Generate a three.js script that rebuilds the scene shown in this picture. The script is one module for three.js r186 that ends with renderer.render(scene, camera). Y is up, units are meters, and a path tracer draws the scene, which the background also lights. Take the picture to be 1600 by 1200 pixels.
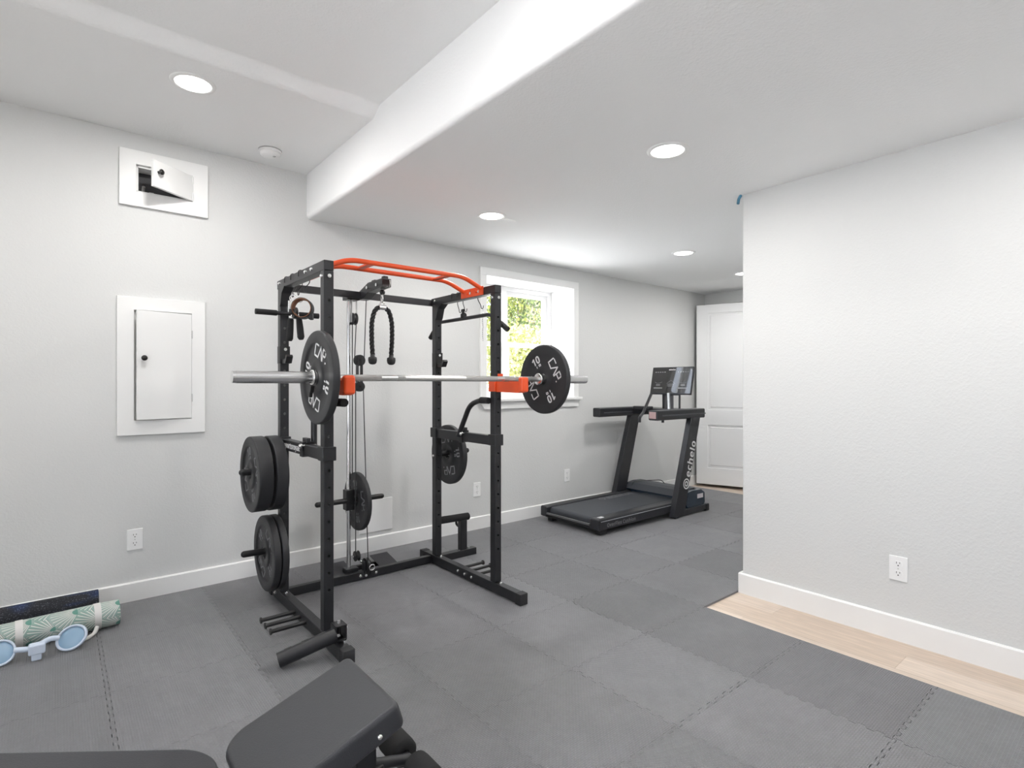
import * as THREE from 'three';
import { RoundedBoxGeometry } from 'three/addons/geometries/RoundedBoxGeometry.js';
import { mergeGeometries } from 'three/addons/utils/BufferGeometryUtils.js';
import { RectAreaLightUniformsLib } from 'three/addons/lights/RectAreaLightUniformsLib.js';
import { FontLoader } from 'three/addons/loaders/FontLoader.js';
import { TextGeometry } from 'three/addons/geometries/TextGeometry.js';
import { Brush, Evaluator, SUBTRACTION } from 'three-bvh-csg';

// ---------------------------------------------------------------- camera, sky, sun, exposure
// x runs along the window wall, z away from it into the room, y = 0 is the top of the foam mats.
RectAreaLightUniformsLib.init();
const scene = new THREE.Scene();
const camera = new THREE.PerspectiveCamera(70.02, 4 / 3, 0.05, 200);
camera.position.set(0, 1.16, 3.5626);
const YAW = THREE.MathUtils.degToRad(39.6);
camera.lookAt(Math.sin(YAW), 1.16, 3.5626 - Math.cos(YAW));
const renderer = new THREE.WebGLRenderer({ antialias: true });
renderer.toneMapping = THREE.LinearToneMapping;
renderer.toneMappingExposure = 2.02;
renderer.shadowMap.enabled = true;
scene.background = new THREE.Color().setRGB(2.2, 2.4, 2.75);
const sun = new THREE.DirectionalLight(0xfffcf8, 22);
sun.position.set(-6, 17, -8);
sun.target.position.set(5, 1.6, -3.16);
sun.castShadow = true;
sun.shadow.mapSize.set(2048, 2048);
Object.assign(sun.shadow.camera, { left: -14, right: 14, top: 14, bottom: -14, near: 0.5, far: 60 });
scene.add(sun, sun.target);
const LAMP_POWER = 104;

// ---------------------------------------------------------------- helpers
let seed = 7;
const rnd = () => { seed = (seed * 1664525 + 1013904223) >>> 0; return seed / 4294967296; };
const rr = (a, b) => a + (b - a) * rnd();
const V = (x, y, z) => new THREE.Vector3(x, y, z);
const taken = new Map();
function numbered(n) { const k = taken.get(n) ?? 0; taken.set(n, k + 1); return k ? n + '_' + String(k).padStart(3, '0') : n; }
function clean(g) {
  const q = g.index ? g.toNonIndexed() : g;
  for (const k of Object.keys(q.attributes)) if (!['position', 'normal', 'uv'].includes(k)) q.deleteAttribute(k);
  q.clearGroups();
  return q;
}
function join(gs) { gs = Array.isArray(gs) ? gs.flat(3) : [gs]; return gs.length === 1 ? gs[0] : mergeGeometries(gs.map(clean)); }
function uvm(g) {                                        // uv in metres by the way each face points
  g = g.index ? g.toNonIndexed() : g;
  const p = g.attributes.position, n = g.attributes.normal, uv = new Float32Array(p.count * 2);
  for (let i = 0; i < p.count; i++) {
    const a = Math.abs(n.getX(i)), b = Math.abs(n.getY(i)), c = Math.abs(n.getZ(i));
    let u = p.getX(i), v = p.getY(i);
    if (a >= b && a >= c) { u = p.getZ(i); } else if (b >= a && b >= c) { v = p.getZ(i); }
    uv[2 * i] = u; uv[2 * i + 1] = v;
  }
  g.setAttribute('uv', new THREE.BufferAttribute(uv, 2));
  return g;
}
function mesh(name, gs, mat, parent) {
  const m = new THREE.Mesh(join(gs), mat);
  m.name = parent && parent !== scene ? name : numbered(name);
  m.castShadow = m.receiveShadow = true;
  (parent ?? scene).add(m);
  return m;
}
function tag(o, label, category, group) { o.userData = { label, category }; if (group) o.userData.group = group; return o; }
function thing(name, label, category, [x, y, z] = [0, 0, 0], turn = 0, group) {
  const o = new THREE.Group(); o.name = numbered(name); o.position.set(x, y, z); o.rotation.y = turn; scene.add(o);
  return tag(o, label, category, group);
}
function struct(o, label) { o.userData = { kind: 'structure' }; if (label) o.userData.label = label; return o; }
const bx = (x0, x1, y0, y1, z0, z1) => new THREE.BoxGeometry(x1 - x0, y1 - y0, z1 - z0).translate((x0 + x1) / 2, (y0 + y1) / 2, (z0 + z1) / 2);
function rb(x0, x1, y0, y1, z0, z1, r = 0.004, s = 2) {
  const m = Math.min(x1 - x0, y1 - y0, z1 - z0) / 2 - 1e-4;
  return new RoundedBoxGeometry(x1 - x0, y1 - y0, z1 - z0, s, Math.min(r, m)).translate((x0 + x1) / 2, (y0 + y1) / 2, (z0 + z1) / 2);
}
function cyl(a, b, r, r2 = r, seg = 20, open = false) {
  const d = b.clone().sub(a), g = new THREE.CylinderGeometry(r2, r, d.length(), seg, 1, open);
  g.applyQuaternion(new THREE.Quaternion().setFromUnitVectors(V(0, 1, 0), d.clone().normalize()));
  return g.translate((a.x + b.x) / 2, (a.y + b.y) / 2, (a.z + b.z) / 2);
}
function lathe(profile, seg = 40, axis = 'y') {           // profile of [radius, along]
  const g = new THREE.LatheGeometry(profile.map(([r, y]) => new THREE.Vector2(Math.max(r, 1e-4), y)), seg);
  if (axis === 'x') g.rotateZ(-Math.PI / 2);
  if (axis === 'z') g.rotateX(Math.PI / 2);
  return g;
}
function bent(points, bend) {                            // straight runs with rounded corners
  const c = new THREE.CurvePath(), n = points.length; let at = points[0];
  for (let i = 1; i < n - 1; i++) {
    const p = points[i], a = points[i - 1].clone().sub(p), b = points[i + 1].clone().sub(p);
    const k = Math.min(bend, a.length() / 2, b.length() / 2), s = p.clone().addScaledVector(a.normalize(), k), e = p.clone().addScaledVector(b.normalize(), k);
    if (at.distanceTo(s) > 1e-5) c.add(new THREE.LineCurve3(at, s));
    c.add(new THREE.QuadraticBezierCurve3(s, p, e)); at = e;
  }
  c.add(new THREE.LineCurve3(at, points[n - 1]));
  return c;
}
const tube = (points, r, bend = 0.03, seg = 40, rad = 12) => {
  const t = new THREE.TubeGeometry(bent(points, bend), seg, r, rad, false);
  const a = points[0], b = points[points.length - 1], n = points.length;
  const cap = (p, q) => cyl(p, p.clone().addScaledVector(p.clone().sub(q).normalize(), 0.0006), r, r * 0.96, rad);
  return [t, cap(a, points[1]), cap(b, points[n - 2])];
};
function prism(pts, depth, bevel = 0) {                  // outline in x, y, extruded along +z
  const s = new THREE.Shape(pts.map(([x, y]) => new THREE.Vector2(x, y)));
  return new THREE.ExtrudeGeometry(s, { depth, bevelEnabled: bevel > 0, bevelSize: bevel, bevelThickness: bevel, bevelSegments: 2 });
}
function roundShape(x0, x1, y0, y1, r) {
  const s = new THREE.Shape();
  s.moveTo(x0 + r, y0); s.lineTo(x1 - r, y0); s.absarc(x1 - r, y0 + r, r, -Math.PI / 2, 0);
  s.lineTo(x1, y1 - r); s.absarc(x1 - r, y1 - r, r, 0, Math.PI / 2); s.lineTo(x0 + r, y1);
  s.absarc(x0 + r, y1 - r, r, Math.PI / 2, Math.PI); s.lineTo(x0, y0 + r); s.absarc(x0 + r, y0 + r, r, Math.PI, 1.5 * Math.PI);
  return s;
}
const M = (o) => new THREE.MeshPhysicalMaterial(o);
const lin = (r, g, b) => new THREE.Color().setRGB(r, g, b);
const rgb = (r, g, b) => new THREE.Color(`rgb(${r},${g},${b})`);
// --- computed textures
function dataTex(n, fn, srgb) {
  const d = new Uint8Array(n * n * 4);
  for (let y = 0; y < n; y++) for (let x = 0; x < n; x++) { const c = fn(x / n, y / n); const o = 4 * (y * n + x); for (let k = 0; k < 3; k++) d[o + k] = Math.max(0, Math.min(255, Math.round((c.length ? c[k] : c) * 255))); d[o + 3] = 255; }
  const t = new THREE.DataTexture(d, n, n); t.wrapS = t.wrapT = THREE.RepeatWrapping; t.magFilter = THREE.LinearFilter; t.minFilter = THREE.LinearMipmapLinearFilter; t.generateMipmaps = true;
  if (srgb) t.colorSpace = THREE.SRGBColorSpace; t.needsUpdate = true; return t;
}
function lattice(n, s) { let q = s; const a = []; for (let i = 0; i < n * n; i++) { q = (q * 1664525 + 1013904223) >>> 0; a.push(q / 4294967296); } return (u, v) => { const x = u * n, y = v * n, i = Math.floor(x), j = Math.floor(y), f = x - i, g = y - j, sm = (t) => t * t * (3 - 2 * t), at = (p, r) => a[((r % n + n) % n) * n + ((p % n + n) % n)]; const A = at(i, j) * (1 - sm(f)) + at(i + 1, j) * sm(f), B = at(i, j + 1) * (1 - sm(f)) + at(i + 1, j + 1) * sm(f); return A * (1 - sm(g)) + B * sm(g); }; }
const l8 = lattice(8, 3), l24 = lattice(24, 11), l64 = lattice(64, 5), l128 = lattice(128, 17);
const peel = dataTex(512, (u, v) => { const a = l64(u, v) * 0.6 + l128(u, v) * 0.4; return Math.min(1, Math.max(0, (a - 0.3) * 1.9)); });
peel.repeat.set(2, 2);
const grit = dataTex(256, (u, v) => l128(u, v) * 0.6 + l64(u, v) * 0.4);
grit.repeat.set(9, 9);
// foam: rows of short raised dashes, 8 mm apart
const weave = dataTex(256, (u, v) => { const a = u * 16, b = v * 16, i = Math.floor(a), j = Math.floor(b), f = a - i, g = b - j; const along = (i + j) % 2 ? f : g, across = (i + j) % 2 ? g : f; return Math.pow(Math.sin(Math.PI * across), 2) * (0.55 + 0.45 * Math.sin(Math.PI * along)); });
weave.repeat.set(8, 8);
const foamTone = dataTex(256, (u, v) => { const a = l8(u, v) * 0.3 + l24(u, v) * 0.3 + l128(u, v) * 0.4; const k = 0.87 + 0.09 * (a - 0.5); return [k, k, k * 1.005]; }, true);
foamTone.repeat.set(1.1, 1.1);
const woodMap = dataTex(512, (u, v) => { const w = 0.04 * (l8(u, v) - 0.5), s = lattice1(u + w) * 0.6 + lattice2(u + w * 2) * 0.4, k = 0.88 + 0.13 * (s - 0.5) + 0.05 * (l24(u, v) - 0.5); return [k, k * 0.985, k * 0.96]; }, true);
function lattice1(u) { return l64(u, 0.37); }
function lattice2(u) { return l128(u, 0.61); }
woodMap.repeat.set(3.2, 0.7);

// ---------------------------------------------------------------- materials
const wallPaint = M({ color: lin(0.672, 0.676, 0.668), roughness: 0.72, bumpMap: peel, bumpScale: 0.00045 });
const ceilPaint = M({ color: lin(0.875, 0.88, 0.88), roughness: 0.85, bumpMap: peel, bumpScale: 0.0004 });
const trimPaint = M({ color: lin(0.84, 0.84, 0.83), roughness: 0.42 });
const vinyl = M({ color: lin(0.86, 0.86, 0.86), roughness: 0.35 });
const doorPaint = M({ color: lin(0.84, 0.84, 0.84), roughness: 0.45 });
const foamMats = [0.30, 0.325, 0.275].map((k) => M({ color: lin(k, k, k * 1.035), roughness: 0.44, map: foamTone, bumpMap: weave, bumpScale: 0.0028 }));
const woods = [[0.86, 0.74, 0.65], [0.80, 0.67, 0.57], [0.92, 0.80, 0.71]].map((c) => M({ color: lin(...c), roughness: 0.38, map: woodMap }));
const subfloor = M({ color: lin(0.25, 0.2, 0.16), roughness: 0.9 });
const steel = M({ color: lin(0.014, 0.0145, 0.017), roughness: 0.36, bumpMap: grit, bumpScale: 0.00015 });
const blackPlastic = M({ color: lin(0.012, 0.012, 0.013), roughness: 0.42 });
const blackRubber = M({ color: lin(0.022, 0.022, 0.024), roughness: 0.6, bumpMap: grit, bumpScale: 0.0003 });
const bumperRubber = M({ color: lin(0.02, 0.0205, 0.023), roughness: 0.48, bumpMap: grit, bumpScale: 0.0003 });
const foamGrip = M({ color: lin(0.018, 0.018, 0.019), roughness: 0.95, bumpMap: grit, bumpScale: 0.0008 });
const chrome = M({ color: lin(0.78, 0.78, 0.78), metalness: 1, roughness: 0.2 });
const dullChrome = M({ color: lin(0.62, 0.62, 0.61), metalness: 1, roughness: 0.34 });
const knurl = M({ color: lin(0.5, 0.5, 0.49), metalness: 1, roughness: 0.5, bumpMap: weave, bumpScale: 0.0006 });
const orange = M({ color: lin(0.76, 0.085, 0.018), roughness: 0.38 });
const whiteInk = M({ color: lin(0.78, 0.78, 0.78), roughness: 0.6 });
const greyInk = M({ color: lin(0.2, 0.2, 0.21), roughness: 0.6 });
const leather = M({ color: lin(0.035, 0.036, 0.041), roughness: 0.46, bumpMap: grit, bumpScale: 0.0004 });
const cableSheath = M({ color: lin(0.03, 0.03, 0.032), roughness: 0.4 });
const plateWhite = M({ color: lin(0.88, 0.88, 0.875), roughness: 0.35 });
const slotDark = M({ color: lin(0.05, 0.05, 0.05), roughness: 0.7 });
const knobBlack = M({ color: lin(0.014, 0.013, 0.012), roughness: 0.35 });
const glass = M({ color: lin(1, 1, 1), roughness: 0.02, transmission: 1, thickness: 0, ior: 1.45 });
const lensGlow = M({ color: lin(0.9, 0.9, 0.9), roughness: 0.4, emissive: lin(1, 0.98, 0.95), emissiveIntensity: 2.6 });
const font = await new FontLoader().loadAsync('fonts/droid/droid_sans_bold.typeface.json');
function letters(str, size, depth = 0.0006) {
  const g = new TextGeometry(str, { font, size, depth, curveSegments: 4, bevelEnabled: false });
  g.computeBoundingBox(); const b = g.boundingBox; g.translate(-(b.min.x + b.max.x) / 2, -(b.min.y + b.max.y) / 2, 0); return g;
}
function stroke(pts, w, depth = 0.0008) {                // a bent flat ribbon through 2D points
  const out = [];
  for (let i = 0; i < pts.length - 1; i++) {
    const [ax, ay] = pts[i], [cx, cy] = pts[i + 1], L = Math.hypot(cx - ax, cy - ay);
    const g = new THREE.BoxGeometry(L + w, w, depth).translate(0, 0, depth / 2); g.rotateZ(Math.atan2(cy - ay, cx - ax)); g.translate((ax + cx) / 2, (ay + cy) / 2, 0); out.push(g);
  }
  return out;
}

// ---------------------------------------------------------------- the room
const XS = 1.232, CEIL = 2.508, CEIL2 = 2.55, SOF = 2.222, XF = 5.92, XL = -1.7, ZR = 5.6, FL = -0.012, XR = 2.96, ZE = 2.012, TOP = 2.72;
const WIN = { x0: 2.669, x1: 3.676, y0: 1.04, y1: 2.04 };
{
  const s = new THREE.Shape([V2(XL - 0.15, FL - 0.1), V2(XF + 0.2, FL - 0.1), V2(XF + 0.2, TOP), V2(XL - 0.15, TOP)]);
  const hole = (x0, x1, y0, y1) => s.holes.push(new THREE.Path([V2(x0, y0), V2(x0, y1), V2(x1, y1), V2(x1, y0)]));
  hole(WIN.x0 - 0.014, WIN.x1 + 0.014, WIN.y0 - 0.03, WIN.y1 + 0.014);
  hole(0.318, 0.588, 2.188, 2.342); hole(0.308, 0.584, 0.962, 1.56);
  struct(mesh('wall_back', new THREE.ExtrudeGeometry(s, { depth: 0.34, bevelEnabled: false }).translate(0, 0, -0.34), wallPaint), 'light greige painted window wall');
}
function V2(x, y) { return new THREE.Vector2(x, y); }
const DOORWAY = { z0: 0.035, z1: 0.775, y1: 2.085 };
struct(mesh('wall_far', [bx(XF, XF + 0.13, DOORWAY.y1, TOP, -0.0, ZE + 0.13), bx(XF, XF + 0.13, FL, DOORWAY.y1, 0, DOORWAY.z0), bx(XF, XF + 0.13, FL, DOORWAY.y1, DOORWAY.z1, ZE + 0.13)].map(uvm), wallPaint));
{ // partition on the right with rounded outside corner
  const s = new THREE.Shape(); const r = 0.016;
  s.moveTo(XR, -ZR); s.lineTo(XR + 0.125, -ZR); s.lineTo(XR + 0.125, -ZE); s.lineTo(XR + r, -ZE); s.absarc(XR + r, -ZE - r, r, Math.PI / 2, Math.PI);
  const g = new THREE.ExtrudeGeometry(s, { depth: TOP - FL, bevelEnabled: false, curveSegments: 8 }).rotateX(-Math.PI / 2).translate(0, FL, 0);
  struct(mesh('wall_right', uvm(g), wallPaint), 'light greige partition wall ending in the room');
}
struct(mesh('wall_passage', uvm(bx(XR + 0.125, XF + 0.13, FL, TOP, ZE, ZE + 0.13)), wallPaint));
const PD = { z0: 2.7, z1: 4.7, y0: 0.03, y1: 2.1 };         // wide glazed patio door left of the camera: it lights the soffit face and the rack's left sides
struct(mesh('wall_left', [bx(XL - 0.15, XL, FL, TOP, 0, PD.z0), bx(XL - 0.15, XL, FL, TOP, PD.z1, ZR + 0.15), bx(XL - 0.15, XL, PD.y1, TOP, PD.z0, PD.z1), bx(XL - 0.15, XL, FL - 0.1, PD.y0, PD.z0, PD.z1)].map(uvm), wallPaint));
{
  const d = new THREE.Group(); d.name = 'door_2'; scene.add(d); struct(d, 'wide glazed patio door in the wall left of the camera');
  const n = 3, w = (PD.z1 - PD.z0) / n;
  for (let i = 0; i < n; i++) {
    const a = PD.z0 + i * w, b = a + w, x = XL - 0.07 - (i % 2) * 0.03, t = 0.05;
    const p = mesh('sliding_panel', [bx(x - 0.014, x + 0.014, PD.y0, PD.y1, a, a + t), bx(x - 0.014, x + 0.014, PD.y0, PD.y1, b - t, b), bx(x - 0.014, x + 0.014, PD.y0, PD.y0 + 0.08, a, b), bx(x - 0.014, x + 0.014, PD.y1 - t, PD.y1, a, b)], vinyl, d);
    mesh('pane', bx(x - 0.003, x + 0.003, PD.y0 + 0.08, PD.y1 - t, a + t, b - t), glass, p);
  }
}
struct(mesh('ground_patio', bx(-16, XL - 0.15, -0.4, -0.12, -0.3, 14), M({ color: lin(0.57, 0.58, 0.59), roughness: 0.95 })));
struct(mesh('roof_eave', bx(XL - 1.0, XL - 0.15, 2.62, 2.75, -0.3, 6), trimPaint));
struct(mesh('wall_rear', uvm(bx(XL, XR, FL, TOP, ZR, ZR + 0.15)), wallPaint));
struct(mesh('wall_closet', [bx(XF + 1.1, XF + 1.2, FL, TOP, -0.34, 1.6), bx(XF + 0.13, XF + 1.1, FL, TOP, -0.34, 0), bx(XF + 0.13, XF + 1.1, FL, TOP, 1.5, 1.6)].map(uvm), wallPaint));
struct(mesh('floor_closet', bx(XF, XF + 1.2, FL - 0.1, FL, -0.34, 1.6), subfloor));
// ceiling: a dropped strip along the window wall, the higher field, and the low soffit
{
  const strip = new THREE.Shape(); const r = 0.02;          // profile in (z, y), extruded along x
  strip.moveTo(-0.2, CEIL); for (let i = 0; i <= 12; i++) { const u = i / 12; strip.lineTo(0.955 + 0.1 * u, CEIL + (CEIL2 - CEIL) * (u * u * (3 - 2 * u))); }
  strip.lineTo(ZR + 0.15, CEIL2); strip.lineTo(ZR + 0.15, CEIL2 + 0.15); strip.lineTo(-0.2, CEIL2 + 0.15);
  const g = new THREE.ExtrudeGeometry(strip, { depth: XS - XL + 0.3, bevelEnabled: false, curveSegments: 8 });
  g.applyMatrix4(new THREE.Matrix4().makeBasis(V(0, 0, 1), V(0, 1, 0), V(-1, 0, 0))).translate(XS + 0.1, 0, 0);
  struct(mesh('ceiling', uvm(g), ceilPaint), 'white upper ceiling with a shallow step');
  const so = new THREE.Shape(); const q = 0.022;            // profile in (x, y), extruded along z
  so.moveTo(XS + q, SOF); so.lineTo(XF + 1.2, SOF); so.lineTo(XF + 1.2, TOP); so.lineTo(XS, TOP); so.lineTo(XS, SOF + q); so.absarc(XS + q, SOF + q, q, Math.PI, 1.5 * Math.PI);
  struct(mesh('ceiling_soffit', uvm(new THREE.ExtrudeGeometry(so, { depth: ZR + 0.15 + 0.2, bevelEnabled: false, curveSegments: 10 }).translate(0, 0, -0.2)), ceilPaint), 'low white soffit ceiling with rounded lower edge');
}
// floor: slab and the oak planks that show beside the mats
{
  const f = struct(mesh('floor', bx(XL - 0.15, XF + 0.13, FL - 0.12, FL - 0.008, -0.34, ZR + 0.15), subfloor), 'light oak plank floor');
  const PW = 0.152, variants = woods;
  const strip = (x0, x1, z0, z1, off) => {
    for (let i = 0, x = x0; x < x1 - 0.01; i++, x += PW) {
      let z = z0 - ((i * 0.47 + off) % 1.0) * 1.22;
      for (let k = 0; z < z1; k++) {
        const e = Math.min(z + 1.22, z1), a = Math.max(z, z0); z += 1.22;
        if (e - a < 0.02) continue;
        mesh('plank', uvm(bx(x + 0.0004, Math.min(x + PW, x1) - 0.0004, FL - 0.008, FL, a + 0.0004, e - 0.0004)).translate(0, 0, 0), variants[(i * 2 + k) % 3], f);
      }
    }
  };
  strip(XR - 4 * PW, XR, 1.9, ZR, 0.3);
  strip(5.44, XF + 0.13, 0, ZE, 0.55);
}
// baseboards
const BB = 0.1, BT = 0.014;
function bbProfile(len) { return new THREE.ExtrudeGeometry(new THREE.Shape([V2(0, 0), V2(BT, 0), V2(BT, BB - FL - 0.006), V2(BT - 0.006, BB - FL), V2(0, BB - FL)]), { depth: len, bevelEnabled: false }); }
struct(mesh('baseboard_back', bbProfile(XF - XL).applyMatrix4(new THREE.Matrix4().makeBasis(V(0, 0, 1), V(0, 1, 0), V(-1, 0, 0))).translate(XF, FL, 0), trimPaint), 'white baseboard along the window wall');
struct(mesh('baseboard_right', [bbProfile(ZR - ZE + BT).applyMatrix4(new THREE.Matrix4().makeBasis(V(-1, 0, 0), V(0, 1, 0), V(0, 0, -1))).translate(XR, FL, ZR), bx(XR, XR + 1.2, FL, BB, ZE - BT, ZE)], trimPaint), 'white baseboard of the partition wall');
struct(mesh('baseboard_far', bx(XF - BT, XF, FL, BB, DOORWAY.z1 + 0.07, ZE), trimPaint));

// ---------------------------------------------------------------- downlights
function downlight(x, y, z, label, hidden) {
  const d = thing('recessed_downlight', label, 'ceiling light', [x, y, z], 0, 'recessed downlights');
  mesh('trim_ring', lathe([[0.072, -0.0005], [0.074, -0.006], [0.082, -0.007], [0.09, -0.004], [0.092, 0.0]], 40), trimPaint, d);
  const lens = mesh('lens', new THREE.CylinderGeometry(0.073, 0.073, 0.003, 40).translate(0, -0.002, 0), lensGlow, d);
  lens.userData.label = 'glowing white lens';
  const L = new THREE.RectAreaLight(0xfffdfa, LAMP_POWER, 0.13, 0.13);
  L.name = 'downlight_glow'; L.position.set(0, -0.012, 0); L.rotation.x = -Math.PI / 2; d.add(L);
}
downlight(0.465, CEIL, 0.759, 'round downlight in the upper ceiling near the small open hatch');
downlight(2.133, SOF, 2.093, 'nearest and largest round downlight in the low soffit ceiling');
downlight(2.105, SOF, 0.815, 'round soffit downlight above the orange pull-up bars');
downlight(3.898, SOF, 1.028, 'round soffit downlight over the treadmill');
downlight(5.064, SOF, 0.927, 'farthest downlight half hidden behind the partition corner');
downlight(-1.05, CEIL, 0.759, 'leftmost round downlight of the upper ceiling, beyond the left edge');
downlight(0.465, CEIL2, 2.45, 'round downlight in the upper ceiling over the bench');
downlight(2.133, SOF, 3.4, 'round soffit downlight beside the partition wall behind the camera');
{ // flaking paint beside the light above the rack
  const g = prism([[0, 0], [0.04, 0.012], [0.09, 0.004], [0.11, 0.02], [0.07, 0.04], [0.02, 0.03]], 0.0012).rotateX(Math.PI / 2).translate(2.19, SOF, 0.80);
  tag(mesh('spackle_patch', g, trimPaint), 'small white spackle patch beside the soffit light above the rack', 'patch');
}
{ // smoke detector
  const d = thing('smoke_detector', 'round white smoke detector on the upper ceiling by the soffit corner', 'smoke detector', [0.941, CEIL, 0.235]);
  mesh('base', lathe([[0, 0], [0.062, 0], [0.062, -0.012], [0.058, -0.016], [0, -0.016]], 40), plateWhite, d);
  mesh('cover', lathe([[0.055, -0.016], [0.054, -0.026], [0.045, -0.034], [0.02, -0.037], [0, -0.0372]], 40), plateWhite, d);
  mesh('test_button', new THREE.CylinderGeometry(0.008, 0.008, 0.004, 20).translate(0.018, -0.037, 0.018), M({ color: lin(0.6, 0.6, 0.6), roughness: 0.5 }), d);
}

// ---------------------------------------------------------------- window
{
  const w = new THREE.Group(); w.name = 'window_1'; scene.add(w); struct(w, 'deep white double window above the sill with leaves outside');
  const { x0, x1, y0, y1 } = WIN, D = -0.34, C = 0.064;
  mesh('casing', [rb(x0 - C, x1 + C, y1, y1 + C, 0, 0.02, 0.003), rb(x0 - C, x0, y0, y1, 0, 0.02, 0.003), rb(x1, x1 + C, y0, y1, 0, 0.02, 0.003)], trimPaint, w);
  mesh('jamb_liner', [bx(x0 - 0.012, x0, y0 - 0.02, y1 + 0.012, D, 0.001), bx(x1, x1 + 0.012, y0 - 0.02, y1 + 0.012, D, 0.001), bx(x0, x1, y1, y1 + 0.012, D, 0.001)], trimPaint, w);
  mesh('window_sill', [bx(x0, x1, y0 - 0.025, y0, D, 0.0), rb(x0 - C - 0.03, x1 + C + 0.03, y0 - 0.025, y0, 0.0, 0.045, 0.006)], trimPaint, w);
  mesh('apron', prism([[x0 - C, y0 - 0.025], [x1 + C, y0 - 0.025], [x1 + C, y0 - 0.085], [x0 - C + 0.045, y0 - 0.085]], 0.018).translate(0, 0, 0), trimPaint, w);
  // vinyl frame with a mullion and two hung sashes a side
  const zf = -0.31, t = 0.035, f0 = 0.05, mx0 = 3.066, mx1 = 3.118;
  mesh('frame', [bx(x0, x0 + t, y0, y1, zf - 0.03, zf + 0.027), bx(x1 - t, x1, y0, y1, zf - 0.03, zf + 0.027), bx(x0 + t, x1 - t, y1 - t, y1, zf - 0.03, zf + 0.027), bx(x0 + t, x1 - t, y0, y0 + t, zf - 0.03, zf + 0.027), bx(mx0, mx1, y0 + t, y1 - t, zf - 0.03, zf + 0.03)], vinyl, w);
  const mid = 1.52;
  for (const [a, b] of [[x0 + t, mx0], [mx1, x1 - t]]) {
    for (const [c, d, dz] of [[y0 + t, mid + 0.02, 0.013], [mid - 0.02, y1 - t, -0.013]]) {
      const s = mesh('sash', [bx(a + f0 * 0.7, b - f0, c, c + 0.04, zf + dz - 0.012, zf + dz + 0.012), bx(a + f0 * 0.7, b - f0, d - 0.04, d, zf + dz - 0.012, zf + dz + 0.012), bx(a, a + f0 * 0.7, c, d, zf + dz - 0.012, zf + dz + 0.012), bx(b - f0, b, c, d, zf + dz - 0.012, zf + dz + 0.012)], vinyl, w);
      mesh('pane', bx(a + f0 * 0.7, b - f0, c + 0.04, d - 0.04, zf + dz - 0.002, zf + dz + 0.002), glass, s);
    }
  }
}
{ // small white figurine on the sill at the right
  const o = tag(mesh('sill_ornament', lathe([[0, 0], [0.022, 0], [0.02, 0.01], [0.014, 0.03], [0.009, 0.045], [0.011, 0.055], [0.006, 0.066], [0, 0.068]], 20), plateWhite), 'tiny pale cone ornament on the window sill', 'ornament');
  o.position.set(3.6, 1.04, -0.07);
}
// ---------------------------------------------------------------- garden outside
struct(mesh('ground', bx(-6, 26, 0.6, 0.86, -24, -0.345), M({ color: lin(0.66, 0.67, 0.68), roughness: 0.95 })), 'pale ground of the yard');
{
  const leafG = new THREE.BufferGeometry();
  leafG.setAttribute('position', new THREE.Float32BufferAttribute([0, 0, 0, 0.5, 0.55, 0.12, 0, 1.1, 0, 0, 0, 0, 0, 1.1, 0, -0.5, 0.55, 0.12], 3));
  leafG.computeVertexNormals(); leafG.setAttribute('uv', new THREE.Float32BufferAttribute(new Array(12).fill(0), 2));
  const leafMats = [[0.27, 0.30, 0.06], [0.11, 0.16, 0.04], [0.34, 0.36, 0.12]].map((c) => M({ color: lin(...c), roughness: 0.8, transmission: 0.35, thickness: 0, side: THREE.DoubleSide }));
  const bark = M({ color: lin(0.13, 0.1, 0.075), roughness: 0.9 });
  const trees = [[4.9, -3.6, 3.2, 1.0, 0, 'leafy yellow green shrub nearest the left window sash'], [6.9, -4.6, 4.2, 1.3, 1, 'dark green leafy tree filling the right window sash'], [5.5, -2.5, 1.05, 0.8, 2, 'low pale green bush at the bottom of the right sash'], [9.6, -7.2, 5.4, 1.9, 0, 'tall yellow green tree far behind the window'], [4.6, -6.4, 4.6, 1.5, 1, 'dark leafy tree far left beyond the window'], [12.2, -8.6, 5.0, 2.0, 2, 'pale green tree farthest right beyond the window']];
  for (const [x, z, h, r, m, label] of trees) {
    const t = thing('garden_tree', label, 'tree', [x, 0.86, z], 0, 'trees and shrubs outside the window');
    mesh('trunk', [cyl(V(0, -0.01, 0), V(0.05, h * 0.55, 0), 0.07, 0.035, 10), cyl(V(0.03, h * 0.35, 0), V(r * 0.5, h * 0.7, 0.1), 0.03, 0.012, 8), cyl(V(0.03, h * 0.3, 0), V(-r * 0.5, h * 0.65, -0.1), 0.03, 0.012, 8)], bark, t);
    const n = Math.round(9000 * r), im = new THREE.InstancedMesh(leafG, leafMats[m], n), o = new THREE.Object3D();
    const clumps = Array.from({ length: 26 }, () => { const a = rr(0, 6.28), q = Math.cbrt(rnd()); return V(Math.cos(a) * r * q, rr(0.06, 0.95) * h, Math.sin(a) * r * q); });
    for (let i = 0; i < n; i++) {
      const c = clumps[i % 26], s = r * 0.34;
      o.position.set(c.x + rr(-1, 1) * s, Math.max(0.02, c.y + rr(-1, 1) * s), c.z + rr(-1, 1) * s);
      o.rotation.set(rr(-1.2, 1.2), rr(0, 6.28), rr(-1.2, 1.2)); o.scale.setScalar(rr(0.035, 0.07)); o.updateMatrix(); im.setMatrixAt(i, o.matrix);
      const k = rr(0.45, 1.2); im.setColorAt(i, lin(k, k, k * 0.9));
    }
    im.name = 'foliage'; im.userData.kind = 'stuff'; im.castShadow = im.receiveShadow = true; t.add(im);
  }
}

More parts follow.
